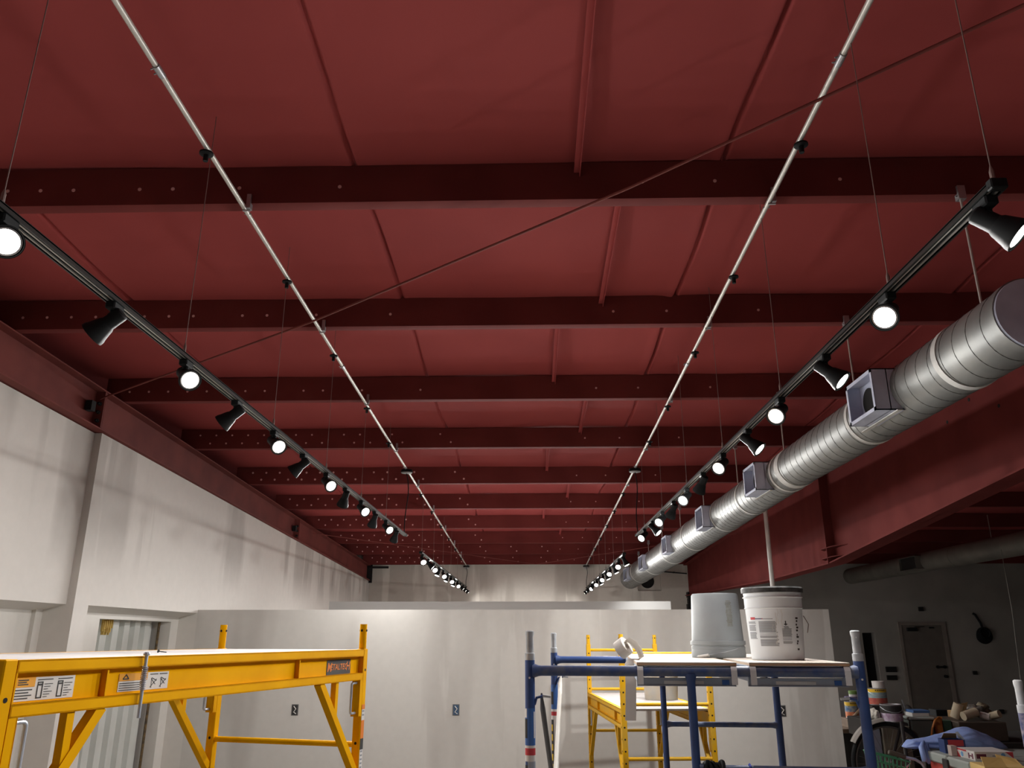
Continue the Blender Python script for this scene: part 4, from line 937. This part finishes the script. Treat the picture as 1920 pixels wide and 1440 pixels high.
# black wrap on the ledger, blue cloth below it
p = BM @ Vector((0.80, 0.0, EYE - 0.545)); mb = MB()
for q in range(7):
    R_ = 0.030 + 0.006 * math.sin(q * 2.3); pts = [p + Vector((-0.045 + 0.012 * q + 0.012 * math.sin(a + q), R_ * math.cos(a), R_ * math.sin(a) - 0.006)) for a in [2 * PI * i / 14 for i in range(15)]]
    mb.tube(pts, 0.009, 8)
solo('black_rag', mb, BLACK, 'black rag wrapped around the blue ledger near the inner post', 'rag')
p = BM @ Vector((0.955, -0.02, EYE - 0.575)); mb = MB(); n = 18; vs = []; fs = []
for j, (r, z) in enumerate([(0.004, 0.02), (0.012, 0.006), (0.020, -0.03), (0.045, -0.07), (0.07, -0.12), (0.08, -0.2), (0.06, -0.24)]):
    for k in range(n):
        a = 2 * PI * k / n; rr2 = r * (1 + 0.18 * math.sin(3 * a + j)); vs.append(p + Vector((rr2 * math.cos(a), rr2 * 0.5 * math.sin(a), z)))
for j in range(6):
    for k in range(n): fs.append((j * n + k, j * n + (k + 1) % n, (j + 1) * n + (k + 1) % n, (j + 1) * n + k))
fs += [tuple(range(n)), tuple(6 * n + k for k in range(n))]
mb.add(vs, fs); mb.tube([p + Vector((0, 0.0, 0.01)), p + Vector((0, 0.0, 0.045)), p + Vector((0, 0.02, 0.052)), p + Vector((0, 0.04, 0.04))], 0.004, 6)
solo('blue_cloth', mb, M('royal_blue_cloth', (0.04, 0.07, 0.42), rough=0.8), 'royal blue cloth hanging from the front blue ledger', 'cloth')

# frame at the far right edge of the view
fr = thing('blue_scaffold', 'second blue scaffold frame at the right edge of the view', 'scaffold', (at(1912, 1300, 4.1).x, 4.1, 0), -0.12)
po = MB().mat(BLUE).tube([(0, 0, 0.0), (0, 0, EYE - 0.342)], 0.0225, 20).mat(M('chipped_blue', (0.06, 0.07, 0.16), (0.32, 0.28, 0.32), 30, 0.6)).tube([(0, 0, EYE - 0.56), (0, 0, EYE - 0.3421)], 0.0228, 20).build('post', None, fr)
MB().lathe([(0.0228, 0), (0.0232, 0.002), (0.0232, 0.035), (0.018, 0.037), (0.0175, 0.11), (0.0205, 0.125), (0.0205, 0.143), (0.014, 0.148)], (0, 0, EYE - 0.3422), (0, 0, 1), 20).build('coupling_pin', M('white_pin', (0.62, 0.63, 0.63), (0.45, 0.47, 0.50), 14, 0.45, 0.3), po)
flare(MB(), (0.012, 0, EYE - 0.42), (1.50, 0, EYE - 0.42), 0.0225).build('top_tube', BLUE, fr)
MB().tube([(1.524, 0, 0.0), (1.524, 0, EYE - 0.342)], 0.0225, 20).build('post', BLUE, fr)
flare(MB(), (0.012, 0, EYE - 0.95), (1.50, 0, EYE - 0.95), 0.0165).build('ledger', BLUE, fr)

# ------------------------------------------------------------------ clutter beside the partition
def dims(px0, px1, py0, py1, Y):
    a = at((px0 + px1) / 2, py1, Y); b = at((px0 + px1) / 2, py0, Y); w = (at(px1, py1, Y) - at(px0, py1, Y)).x
    return a, w, b.z - a.z
def can(px0, px1, py0, py1, Y, label, bands, name='paint_can', lid=None, opened=False):
    a, w, h = dims(px0, px1, py0, py1, Y); r = w / 2
    t = thing(name, label, 'can', a, 0)
    prof = [(0.004, 0), (r * .97, 0), (r, 0.004), (r * .98, 0.008), (r * .98, h - 0.008), (r, h - 0.005), (r, h - 0.001), (r * .95, h)]
    prof += [(r * .9, h - 0.006), (r * .9, 0.02)] if opened else [(r * .93, h - 0.004), (0.004, h - 0.004)]
    MB().lathe(prof, (0, 0, 0), (0, 0, 1), 32).build('can_body', ZINC, t)
    RR = lambda z: r * .985
    mb = MB()
    for (m_, z0, z1) in bands: mb.mat(m_).shell(RR, -PI, PI, h * z0, h * z1, 0.0006, 32)
    mb.mat(INKB)
    if bands:
        for q in range(5): mb.shell(RR, -2.1 + 0.22 * q, -1.95 + 0.22 * q, h * 0.86, h * 0.92, 0.0016)
    mb.build('can_label', None, t)
    MB().tube([(r * math.cos(x), r * math.sin(x) - 0.0, h * 0.85 + 0.30 * h * math.sin(x)) for x in [-PI * i / 10 for i in range(11)]], 0.002, 6).build('bail_handle', PIN, t)
    return t
YB = 7.35
# bench the things stand on
BZ0 = at(1675, 1353, 7.13).z; bench_z = at(1675, 1390, 7.1).z
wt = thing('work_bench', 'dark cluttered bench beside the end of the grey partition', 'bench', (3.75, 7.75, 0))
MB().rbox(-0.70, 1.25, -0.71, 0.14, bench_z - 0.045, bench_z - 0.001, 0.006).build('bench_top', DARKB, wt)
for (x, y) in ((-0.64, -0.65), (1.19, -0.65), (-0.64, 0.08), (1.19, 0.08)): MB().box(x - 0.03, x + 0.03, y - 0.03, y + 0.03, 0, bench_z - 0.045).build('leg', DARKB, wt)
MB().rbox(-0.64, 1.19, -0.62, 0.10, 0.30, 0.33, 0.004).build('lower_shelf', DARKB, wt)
def boxy(name, px0, px1, py0, py1, Y, dep, mat, label, cat, rz=0.0, bev=0.004, fix_z=None):
    a, w, h = dims(px0, px1, py0, py1, Y)
    if fix_z is not None: h = a.z + h - fix_z; a.z = fix_z
    mb = MB().rbox(-w / 2, w / 2, 0, dep, 0, h, bev).xf(Matrix.Translation(a) @ Matrix.Rotation(rz, 4, 'Z'))
    return solo(name, mb, mat, label, cat)
BZ = bench_z
xa, xb = at(1636, 1353, 7.1).x, at(1697, 1353, 7.1).x
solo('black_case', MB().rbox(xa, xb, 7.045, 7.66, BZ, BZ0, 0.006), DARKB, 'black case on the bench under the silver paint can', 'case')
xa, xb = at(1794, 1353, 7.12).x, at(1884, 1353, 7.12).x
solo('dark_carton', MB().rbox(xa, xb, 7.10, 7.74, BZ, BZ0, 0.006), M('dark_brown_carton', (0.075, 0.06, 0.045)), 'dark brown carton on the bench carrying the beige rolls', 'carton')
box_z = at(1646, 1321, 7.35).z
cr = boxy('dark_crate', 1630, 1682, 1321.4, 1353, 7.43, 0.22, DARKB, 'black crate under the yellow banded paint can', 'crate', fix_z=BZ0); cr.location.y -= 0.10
wine = M('can_red', (0.42, 0.07, 0.06), (0.5, 0.16, 0.10), 30, 0.5); teal = M('can_teal', (0.22, 0.34, 0.36), (0.34, 0.42, 0.44), 30, 0.5)
cn = can(1629, 1664, 1290, 1321, 7.43, 'paint can with yellow top band and red label, white tub on top', [(YINK, .76, .97), (teal, .42, .76), (wine, .04, .42)])
a, w, h = dims(1636, 1658, 1277, 1290, 7.43); solo('white_tub', MB().lathe([(0.004, 0), (w * .47, 0), (w * .5, h), (w * .46, h), (0.004, h * .95)], a, (0, 0, 1), 28), PAPER, 'small white tub on top of the yellow banded paint can', 'tub')
box2 = at(1597, 1346, 7.5).z
SZ = at(1597, 1364, 8.8).z
st = thing('side_stand', 'dark stand just behind the end of the grey partition', 'stand', (3.36, 8.95, 0))
MB().rbox(-0.27, 0.22, -0.30, 0.30, SZ - 0.04, SZ - 0.001, 0.004).build('stand_top', BRNB, st)
MB().box(-0.25, 0.20, -0.27, 0.28, 0, SZ - 0.04).build('stand_body', DARKB, st)
wbk = boxy('wood_block', 1584, 1612, 1346.3, 1362, 8.84, 0.24, BRNB, 'brown wooden block under the paint can beside the partition end', 'block', fix_z=SZ); wbk.location.y -= 0.12
can(1587, 1611, 1315, 1346, 8.84, 'paint can with yellow band and orange label beside the partition end', [(YINK, .74, .97), (M('can_blue', (0.06, 0.16, 0.34), (0.4, 0.42, 0.40), 30), .38, .74), (M('can_orange', (0.62, 0.16, 0.05), (0.75, 0.35, 0.2), 30), .04, .38)])
a, w, h = dims(1594, 1604, 1311, 1315, 8.84); solo('white_dish', MB().lathe([(0.03, 0), (0.035, h), (0.004, h)], a, (0, 0, 1), 20), PAPER, 'small white dish between the orange labelled paint can and the purple tray', 'dish')
a, w, h = dims(1584, 1612, 1306, 1311, 8.84); solo('purple_tray', MB().lathe([(0.004, 0), (w * .44, 0), (w * .5, h), (w * .47, h), (0.004, h * .6)], a, (0, 0, 1), 28), M('purple_plastic', (0.22, 0.20, 0.36)), 'shallow purple tray under the green jar', 'tray')
a, w, h = dims(1592, 1609, 1295, 1306, 8.84); mb = MB().mat(M('jar_green', (0.16, 0.28, 0.07))).lathe([(w * .48, h * .4), (w * .5, h)], a, (0, 0, 1), 24); mb.mat(PAPER).lathe([(w * .46, 0), (w * .48, h * .4)], a, (0, 0, 1), 24); solo('green_jar', mb, None, 'small green topped jar on the purple tray', 'jar')
can(1654, 1693, 1320, 1353, 7.13, 'open silver paint can with purple and white label on the bench', [(DARKB, .5, .93), (M('can_purple', (0.34, 0.22, 0.34), (0.55, 0.5, 0.58), 30), .06, .5)], opened=True)
a, w, h = dims(1633, 1650, 1333, 1352, 7.16)
def lump(name, c, rx, ry, rz_, mat, label, cat, amp=0.25, fr=3.0, seed=0.0, sub=4, rot=0.0):
    bm = bmesh.new(); bmesh.ops.create_icosphere(bm, subdivisions=sub, radius=1)
    for v in bm.verts:
        d = 1 + amp * noise.noise(v.co * fr * 0.5 + Vector((seed, 0, 0))) + amp * 0.4 * noise.noise(v.co * fr * 1.6 + Vector((0, seed, 0)))
        v.co = Vector((v.co.x * rx, v.co.y * ry, max(v.co.z, -0.75) * rz_)) * d
    bm.verts.index_update()
    mb = MB().add([v.co.copy() for v in bm.verts], [tuple(v.index for v in f.verts) for f in bm.faces]); bm.free()
    lo = min(v.z for v in mb.v); mb.xf(Matrix.Translation(Vector(c) - Vector((0, 0, lo))) @ Matrix.Rotation(rot, 4, 'Z'))
    return solo(name, mb, mat, label, cat, smooth=180)
lump('white_rag', a, w / 2, 0.05, h / 1.6, M('rag_white', (0.55, 0.53, 0.47)), 'crumpled off white rag left of the silver paint can', 'rag', 0.35, 3, 4)
solo('brush_handle', MB().tube([at(1598, 1346, 8.765), at(1612, 1331, 8.765)], [0.012, 0.016], 8), M('bare_wood', (0.45, 0.33, 0.22)), 'pale wooden brush handle leaning by the orange paint can', 'brush')

# bicycle parked against the bench: wheel with mudguard, handlebar, wire basket
wc = at(1671, 1432, 6.72); wr = 0.285
bk = thing('bicycle', 'old bicycle with green wire basket parked before the bench', 'bicycle', (wc.x, wc.y, 0), 0)
zc = wc.z
pal = M('grey_pallet', (0.05, 0.045, 0.04))
mb = MB().tube([(wr * math.cos(a), 0, zc + wr * math.sin(a)) for a in [2 * PI * i / 48 for i in range(49)]], 0.017, 10, False); wh = mb.build('tyre', BLACK, bk)
mb = MB().tube([((wr - 0.022) * math.cos(a), 0, zc + (wr - 0.022) * math.sin(a)) for a in [2 * PI * i / 48 for i in range(49)]], 0.008, 8, False)
for i in range(28):
    a = 2 * PI * i / 28; mb.tube([(0.02 * math.cos(a + 1), 0.02 * (-1) ** i, zc + 0.02 * math.sin(a + 1)), ((wr - 0.02) * math.cos(a), 0, zc + (wr - 0.02) * math.sin(a))], 0.0012, 4)
mb.lathe([(0.02, -0.04), (0.02, 0.04)], (0, 0, zc), (0, 1, 0), 12); mb.build('rim_and_spokes', M('dull_rim', (0.10, 0.095, 0.085), rough=0.5, metal=0.3), wh)
mb = MB(); vs = []; fs = []
for i in range(25):
    a = PI * 0.84 - PI * 0.32 * i / 24
    for (dr, dy) in ((0.020, -0.034), (0.038, -0.018), (0.040, 0.018), (0.022, 0.034), (0.018, 0.033), (0.036, 0.016), (0.034, -0.016), (0.016, -0.033)): vs.append(((wr + dr) * math.cos(a), dy, zc + (wr + dr) * math.sin(a)))
for i in range(24):
    for k in range(8): fs.append((8 * i + k, 8 * i + (k + 1) % 8, 8 * i + 8 + (k + 1) % 8, 8 * i + 8 + k))
mb.add(vs, fs); mb.build('mudguard', M('pale_grey_guard', (0.27, 0.255, 0.23), rough=0.5), bk)
g0 = at(1666, 1410, 6.3) - Vector((wc.x, wc.y, 0)); g1 = at(1697, 1420, 6.3) - Vector((wc.x, wc.y, 0)); g2 = at(1716, 1424, 6.3) - Vector((wc.x, wc.y, 0)); g3 = at(1736, 1445, 6.3) - Vector((wc.x, wc.y, 0))
MB().tube([g1, g1.lerp(g2, .6), g2, g2.lerp(g3, .5) + Vector((0.01, 0, 0.012)), g3, g3 + Vector((-0.12, 0.0, -0.10)), g3 + Vector((-0.20, 0.05, -0.16))], 0.011, 10).build('handlebar', CHROME, bk)
MB().tube([g0, g0.lerp(g1, .1), g0.lerp(g1, .9), g1], [0.014, 0.018, 0.018, 0.016], 12).build('grip', M('grip_brown', (0.10, 0.085, 0.065)), bk)
MB().tube([g1.lerp(g2, .5), g1.lerp(g2, .45) + Vector((-0.01, -0.02, -0.035)), g1.lerp(g2, .2) + Vector((-0.03, -0.03, -0.06)), g0.lerp(g1, .4) + Vector((0, -0.035, -0.075))], 0.0065, 8).build('brake_lever', BULBRIM, bk)
bc = at(1664, 1432, 6.15) - Vector((wc.x, wc.y, 0)); mb = MB(); tw, td, bh = 0.115, 0.10, 0.24
for lev in range(6):
    s = 1 - 0.06 * lev; z = bc.z + 0.05 - lev * bh / 5; tl = [(-tw * s, -td * s), (tw * s, -td * s), (tw * s, td * s), (-tw * s, td * s), (-tw * s, -td * s)]
    mb.tube([(bc.x + u, bc.y + v, z - 0.10 * (u / tw) * 0.25) for u, v in tl], 0.004 if lev else 0.006, 6)
for q in range(9):
    u = -tw + 2 * tw * q / 8
    for sgn in (-1, 1): mb.tube([(bc.x + u, bc.y + sgn * td, bc.z + 0.05 - 0.025 * u / tw), (bc.x + u * 0.7, bc.y + sgn * td * 0.7, bc.z + 0.05 - bh)], 0.0032, 5)
mb.build('wire_basket', GRNW, bk)
MB().tube([(0.0, 0, zc), (0.08, -0.1, zc + 0.30), g3 + Vector((-0.1, 0.06, -0.12))], 0.014, 10).build('fork', DARKB, bk)
ps = solo('dark_plinth', MB().box(wc.x - 0.42, wc.x + 0.45, wc.y - 0.15, wc.y + 0.12, 0, zc - wr - 0.018), pal, 'low dark plinth carrying the bicycle wheel', 'plinth')

boxy('blue_grey_panel', 1634, 1660, 1357, 1440, 6.98, 0.05, M('panel_bluegrey', (0.20, 0.21, 0.26)), 'blue grey panel standing behind the bicycle wheel', 'panel', bev=0.006, fix_z=0.0)
mbp = boxy('dusty_board', 1664, 1716, 1362, 1440, 6.95, 0.03, M('dusty_brown_board', (0.16, 0.14, 0.10), (0.06, 0.05, 0.04), 4, 0.8), 'dusty brown board behind the bicycle wheel', 'board', fix_z=0.0)
a, w, h = dims(1705, 1748, 1345, 1392, 7.15)
tb = thing('grey_bin', 'grey green plastic bin with books on its lid', 'bin', Vector((a.x + 0.035, a.y + 0.12, BZ)), 0)
h2 = at(1726, 1345, 7.15).z - BZ
boxy_h = max(h2, 0.05)
MB().rbox(-w / 2, w / 2, -0.12, 0.2, 0, boxy_h - 0.02, 0.01).build('bin_body', M('bin_green', (0.10, 0.115, 0.10)), tb); MB().rbox(-w / 2 - 0.01, w / 2 + 0.01, -0.13, 0.21, boxy_h - 0.02, boxy_h, 0.006).build('bin_lid', LIDG, tb)
TZ = BZ + boxy_h
a, w, h = dims(1711, 1743, 1338, 1345, 7.2); solo('white_book', MB().rbox(a.x - w / 2, a.x + w / 2, a.y, a.y + 0.15, TZ, TZ + h, 0.002), PAPER, 'white book lying on the grey bin, under the blue book', 'book')
a2, w2, hh = dims(1713, 1744, 1333, 1338, 7.2); solo('blue_book', MB().rbox(a2.x - w2 / 2, a2.x + w2 / 2, a2.y, a2.y + 0.15, TZ + h, TZ + h + hh, 0.002), M('book_blue', (0.06, 0.14, 0.32)), 'blue book lying on top of the white book', 'book')
def bx2(name, px0, px1, py0, py1, Y, dep, mat, label, cat, rz=0): return boxy(name, px0, px1, py0, py1, Y, dep, mat, label, cat, rz, fix_z=BZ)
bx2('orange_box', 1757, 1772, 1347, 1386, 7.2, 0.06, ORNG, 'narrow orange box standing left of the green box', 'box')
bx2('green_box', 1773, 1789, 1351, 1386, 7.2, 0.07, GREEN, 'dark green box standing right of the orange box', 'box')
solo('orange_cable', MB().tube([at(1746, 1386, 7.10), at(1748, 1366, 7.10), at(1753, 1351, 7.11), at(1760, 1345, 7.18), at(1766, 1346, 7.18)], 0.008, 8), ORNG, 'orange cable looping beside the orange box', 'cable')
bx2('black_box', 1758, 1779, 1331, 1352, 7.62, 0.14, BLACK, 'black box behind the green box', 'box')
cb = boxy('cardboard_box', 1797, 1814, 1333, 1353, 7.45, 0.12, CARD, 'small cardboard box with raised flap behind the beige rolls', 'box', 0.3, fix_z=BZ0)
fl = MB().hexa([(0, 0, 0), (0.11, 0, 0), (0.11, 0.004, 0), (0, 0.004, 0), (0.03, -0.02, 0.055), (0.13, -0.02, 0.075), (0.13, -0.016, 0.075), (0.03, -0.016, 0.055)]).xf(Matrix.Translation((-0.06, -0.07, at(1800, 1333, 7.45).z - BZ0 - 0.002)))
fl.build('box_flap', CARD, cb)
def roll(px, py, Y, r, L, ax, label, mat=BEIGE):
    c = at(px, py, Y); az = Vector(ax).normalized().z; c.z = BZ0 + abs(az) * L / 2 + r * math.sqrt(1 - az * az) + 0.002; solo('fabric_roll', MB().lathe([(r * .3, -L / 2), (r, -L / 2), (r * 1.02, 0), (r, L / 2), (r * .3, L / 2)], c, ax, 20), mat, label, 'roll', 'beige rolls on the dark carton')
roll(1797, 1351, 7.26, 0.040, 0.12, (0.3, -0.2, 0.9), 'beige roll standing tilted right of the green box')
roll(1821, 1356, 7.2, 0.036, 0.13, (1, 0.2, 0.25), 'beige roll lying just above the blue tarp bundle')
roll(1849, 1356, 7.22, 0.028, 0.07, (0.8, -0.6, -0.2), 'small pale roll at the right of the bench clutter, left of a darker one', PAPER)
roll(1869, 1357, 7.24, 0.030, 0.08, (0.5, -0.8, 0.3), 'small tan roll rightmost on the bench')
lump('scrap_heap', (at(1834, 1356, 7.4).x, 7.40, BZ0), 0.075, 0.06, 0.05, M('scrap_grey', (0.24, 0.22, 0.19), (0.10, 0.09, 0.08), 20, 0.6), 'grey scrap bundle between the cardboard box and the small rolls', 'scrap', 0.5, 4, 2)
lump('scrap_heap', (at(1850, 1350, 7.5).x, 7.55, BZ0), 0.07, 0.06, 0.055, M('scrap_tan', (0.28, 0.24, 0.16), (0.12, 0.1, 0.07), 20, 0.7), 'tan scrap bundle behind the small pale roll', 'scrap', 0.5, 4, 12)
solo('thin_stick', MB().tube([at(1691, 1312, 7.4), at(1703, 1345, 7.4)], 0.006, 6), PIN, 'thin metal stick leaning between the paint cans and the bin', 'stick')
lump('dark_backpack', (at(1700, 1345, 7.6).x + 0.04, 7.72, BZ), 0.08, 0.08, 0.12, DARKB, 'dark slumped bag behind the silver paint can', 'bag', 0.3, 2.5, 20)

# red chest with grey lid, the blue tarp bundle and boxes on it
cz = at(1816, 1430, 5.65).z + 0.012
ct = thing('tool_chest', 'red plastic chest with grey lid at the lower right', 'chest', (at(1816, 1430, 5.65).x + 0.43, 6.0, 0), 0)
MB().rbox(-0.40, 0.46, -0.31, 0.26, 0.02, cz - 0.07, 0.012).build('chest_body', CHEST, ct)
mb = MB().rbox(-0.43, 0.50, -0.35, -0.06, cz - 0.075, cz - 0.012, 0.010); mb.rbox(-0.43, 0.50, -0.05, 0.30, cz - 0.075, cz - 0.012, 0.010); mb.build('chest_lid', LIDG, ct)
MB().rbox(-0.445, -0.43, -0.09, -0.02, cz - 0.14, cz - 0.03, 0.004).build('latch', DARKB, ct)
LZ = cz - 0.012
# tarp bundle
bm = bmesh.new(); bmesh.ops.create_icosphere(bm, subdivisions=5, radius=1)
bc2 = at(1803, 1395, 6.22); 
TPR = [(-1.01, .10, .25), (-.85, .42, .55), (-.5, .52, .6), (-.15, .72, .8), (.15, .98, 1.0), (.3, 1.0, 1.0), (.6, .72, .9), (.85, .40, .6), (1.01, .08, .2)]
for v in bm.verts:
    x, y, z = v.co
    for (u0, h0, d0), (u1, h1, d1) in zip(TPR, TPR[1:]):
        if u0 <= x <= u1: q = (x - u0) / (u1 - u0); hp = h0 + (h1 - h0) * q; dp = d0 + (d1 - d0) * q
    rr_ = max(1e-3, math.hypot(y, z)); cy, cz_ = y / rr_, z / rr_
    wr_ = 1 - 0.10 * abs(noise.noise(Vector((x * 2.2 + z, y * 2, z * 3)))) - 0.07 * abs(noise.noise(Vector((x * 7 + 4 * z, y * 3, z * 7))))
    if x < -0.3: wr_ *= 1 + 0.10 * math.sin(9 * cz_ + 5 * x)
    v.co = Vector((x * 0.365, cy * 0.135 * dp * wr_, max(cz_, -0.45) * 0.098 * hp * wr_ + 0.045 * hp))
bm.verts.index_update()
mb = MB().add([v.co.copy() for v in bm.verts], [tuple(v.index for v in f.verts) for f in bm.faces]); bm.free()
lo = min(v.z for v in mb.v); mb.xf(Matrix.Translation((bc2.x, 6.33, LZ - lo + 0.004)))
tp = solo('tarp_bundle', mb, TARP, 'blue tarp bundle lying on the red chest', 'tarp', smooth=180)
mb = MB()
for q, (dx, dz, L) in enumerate(((-0.290, -0.005, 0.085), (-0.266, -0.008, 0.10), (-0.243, -0.005, 0.075))):
    c = Vector((dx, -0.10 + 0.02 * q, dz + 0.02)); mb.tube([c + Vector((0.05, 0.05, 0.03)), c + Vector((0.0, -0.02, 0.0)), c + Vector((-0.005 + 0.01 * q, -0.05, -0.08)), c + Vector((0.01, -0.05, -L))], [0.014, 0.021, 0.019, 0.007], 14)
mb.build('tarp_tail', TARP, tp, 180)
# open red and blue box
a = atz(1793, 1413, LZ); w = (at(1812, 1413, a.y) - at(1774, 1413, a.y)).x
t = thing('open_box', 'small open blue and red carton before the tarp bundle', 'box', (a.x, a.y, LZ), -0.08)
h = at(1793, 1387, a.y).z - LZ
mb = MB().mat(M('carton_navy', (0.03, 0.055, 0.17)))
mb.box(-w / 2, w / 2, -0.002, 0, 0, h).box(-w / 2, w / 2, 0.10, 0.102, 0, h).box(-w / 2, -w / 2 + 0.002, 0, 0.1, 0, h).box(w / 2 - 0.002, w / 2, 0, 0.1, 0, h)
mb.mat(REDINK).box(-w * .32, w * .42, -0.003, -0.002, h * .55, h * 0.99); mb.build('carton', None, t)
MB().hexa([(-w * .33, 0.10, h), (w * .42, 0.10, h), (w * .42, 0.102, h), (-w * .33, 0.102, h), (-w * .30, 0.055, h + 0.035), (w * .30, 0.055, h + 0.035), (w * .30, 0.058, h + 0.036), (-w * .30, 0.058, h + 0.036)]).build('flap', CARD, t)
MB().hexa([(w * .5, 0, h), (w * .5, 0.1, h), (w * .5 + .002, 0.1, h), (w * .5 + .002, 0, h), (w * .32, 0.03, h + 0.05), (w * .36, 0.09, h + 0.04), (w * .37, 0.09, h + 0.04), (w * .33, 0.03, h + 0.05)]).build('flap', INK, t)
# flat white box
W, Dp, Hh = 0.125, 0.12, 0.055
c0 = atz(1829, 1427, LZ)
t = thing('flat_white_box', 'flat white box with red corners lying on the chest lid', 'box', (c0.x + W, c0.y + Dp, LZ), 0)
MB().rbox(-W, W, -Dp, Dp, 0, Hh, 0.002).build('box_body', PAPER, t)
MB().hexa([(W - .05, -Dp - .001, Hh), (W, -Dp - .001, Hh * .3), (W, -Dp, Hh * .3), (W - .05, -Dp, Hh), (W - .02, -Dp - .001, Hh), (W, -Dp - .001, Hh), (W, -Dp, Hh), (W - .02, -Dp, Hh)]).build('red_corner', REDINK, t)
MB().hexa([(-W - .001, Dp - .06, 0), (-W - .001, Dp, 0), (-W, Dp, 0), (-W, Dp - .06, 0), (-W - .001, Dp - .02, Hh * .7), (-W - .001, Dp, Hh * .9), (-W, Dp, Hh * .9), (-W, Dp - .02, Hh * .7)]).build('red_corner', REDINK, t)
MB().box(-W - .001, -W, -Dp + .10, Dp, Hh * .80, Hh * .98).build('red_stripe', REDINK, t)
MAR = M('maroon_ink', (0.16, 0.03, 0.06)); SKY = M('sky_ink', (0.15, 0.35, 0.60))
MB().box(-W + 0.012, -W + 0.075, -Dp - .001, -Dp, Hh * .25, Hh * .75).build('maroon_print', MAR, t)
MB().box(-W - .001, -W, -Dp + .02, -Dp + .035, Hh * .15, Hh * .75).box(-W - .001, -W, -Dp + .035, -Dp + .065, Hh * .38, Hh * .52).box(-W - .001, -W, -Dp + .065, -Dp + .08, Hh * .15, Hh * .75).build('maroon_print', MAR, t)
MB().lathe([(0.014, 0), (0.014, 0.001)], (W - 0.065, -Dp - .001, Hh * .62), (0, 1, 0), 16).build('blue_print', SKY, t)
MB().lathe([(0.016, 0), (0.016, 0.001)], (-W - .001, Dp - 0.08, Hh * .42), (1, 0, 0), 16).build('blue_print', SKY, t)
MB().box(-0.01, 0.03, -Dp - .001, -Dp, Hh * .50, Hh * .60).build('small_print', INK, t)
a = atz(1791, 1418, LZ); w = 0.04; solo('small_carton', MB().rbox(a.x - w / 2, a.x + w / 2, a.y, a.y + 0.05, LZ, LZ + 0.065, 0.002), M('pinkish_carton', (0.48, 0.40, 0.36)), 'small pinkish carton left of the flat white box', 'box')
c1 = at(1882, 1440, 5.42)
t = thing('yellow_carton', 'open yellow cardboard carton at the bottom right corner', 'box', (c1.x, 5.46, 0), -0.10)
zt = at(1868, 1437, 5.4).z
MB().rbox(-0.13, 0.13, -0.10, 0.12, 0, zt, 0.003).build('carton_body', CARDY, t)
MB().hexa([(-0.13, -0.10, zt), (0.0, -0.10, zt), (0.0, -0.096, zt), (-0.13, -0.096, zt), (-0.12, -0.04, zt + 0.05), (0.0, -0.04, zt + 0.045), (0.0, -0.036, zt + 0.045), (-0.12, -0.036, zt + 0.05)]).build('flap', CARDY, t)
MB().hexa([(0.02, 0.05, zt), (0.13, 0.0, zt), (0.13, 0.004, zt), (0.02, 0.054, zt), (0.02, 0.09, zt + 0.05), (0.12, 0.05, zt + 0.03), (0.12, 0.054, zt + 0.03), (0.02, 0.094, zt + 0.05)]).build('flap', CARDY, t)

# ------------------------------------------------------------------ camera, world, view
cam = bpy.data.cameras.new('camera'); cam.sensor_width = 36.0; cam.lens = FPX / 1920 * 36.0; cam.clip_end = 100
co = bpy.data.objects.new('camera', cam); COL.objects.link(co); co.location = (0, 0, EYE); co.rotation_euler = (PI / 2 + PITCH, 0, YAW)
sc.camera = co
w = bpy.data.worlds.new('world'); sc.world = w; w.use_nodes = True
w.node_tree.nodes['Background'].inputs[0].default_value = (0.5, 0.55, 0.6, 1); w.node_tree.nodes['Background'].inputs[1].default_value = 0.02
sc.view_settings.view_transform = 'Standard'; sc.view_settings.look = 'None'; sc.view_settings.gamma = 1; sc.view_settings.exposure = 0.0
try: sc.view_settings.use_curve_mapping = False
except Exception: pass
sc.cycles.use_denoising = True
sc.cycles.max_bounces = 12; sc.cycles.diffuse_bounces = 8; sc.cycles.caustics_reflective = False; sc.cycles.caustics_refractive = False
sc.cycles.sample_clamp_indirect = 6.0
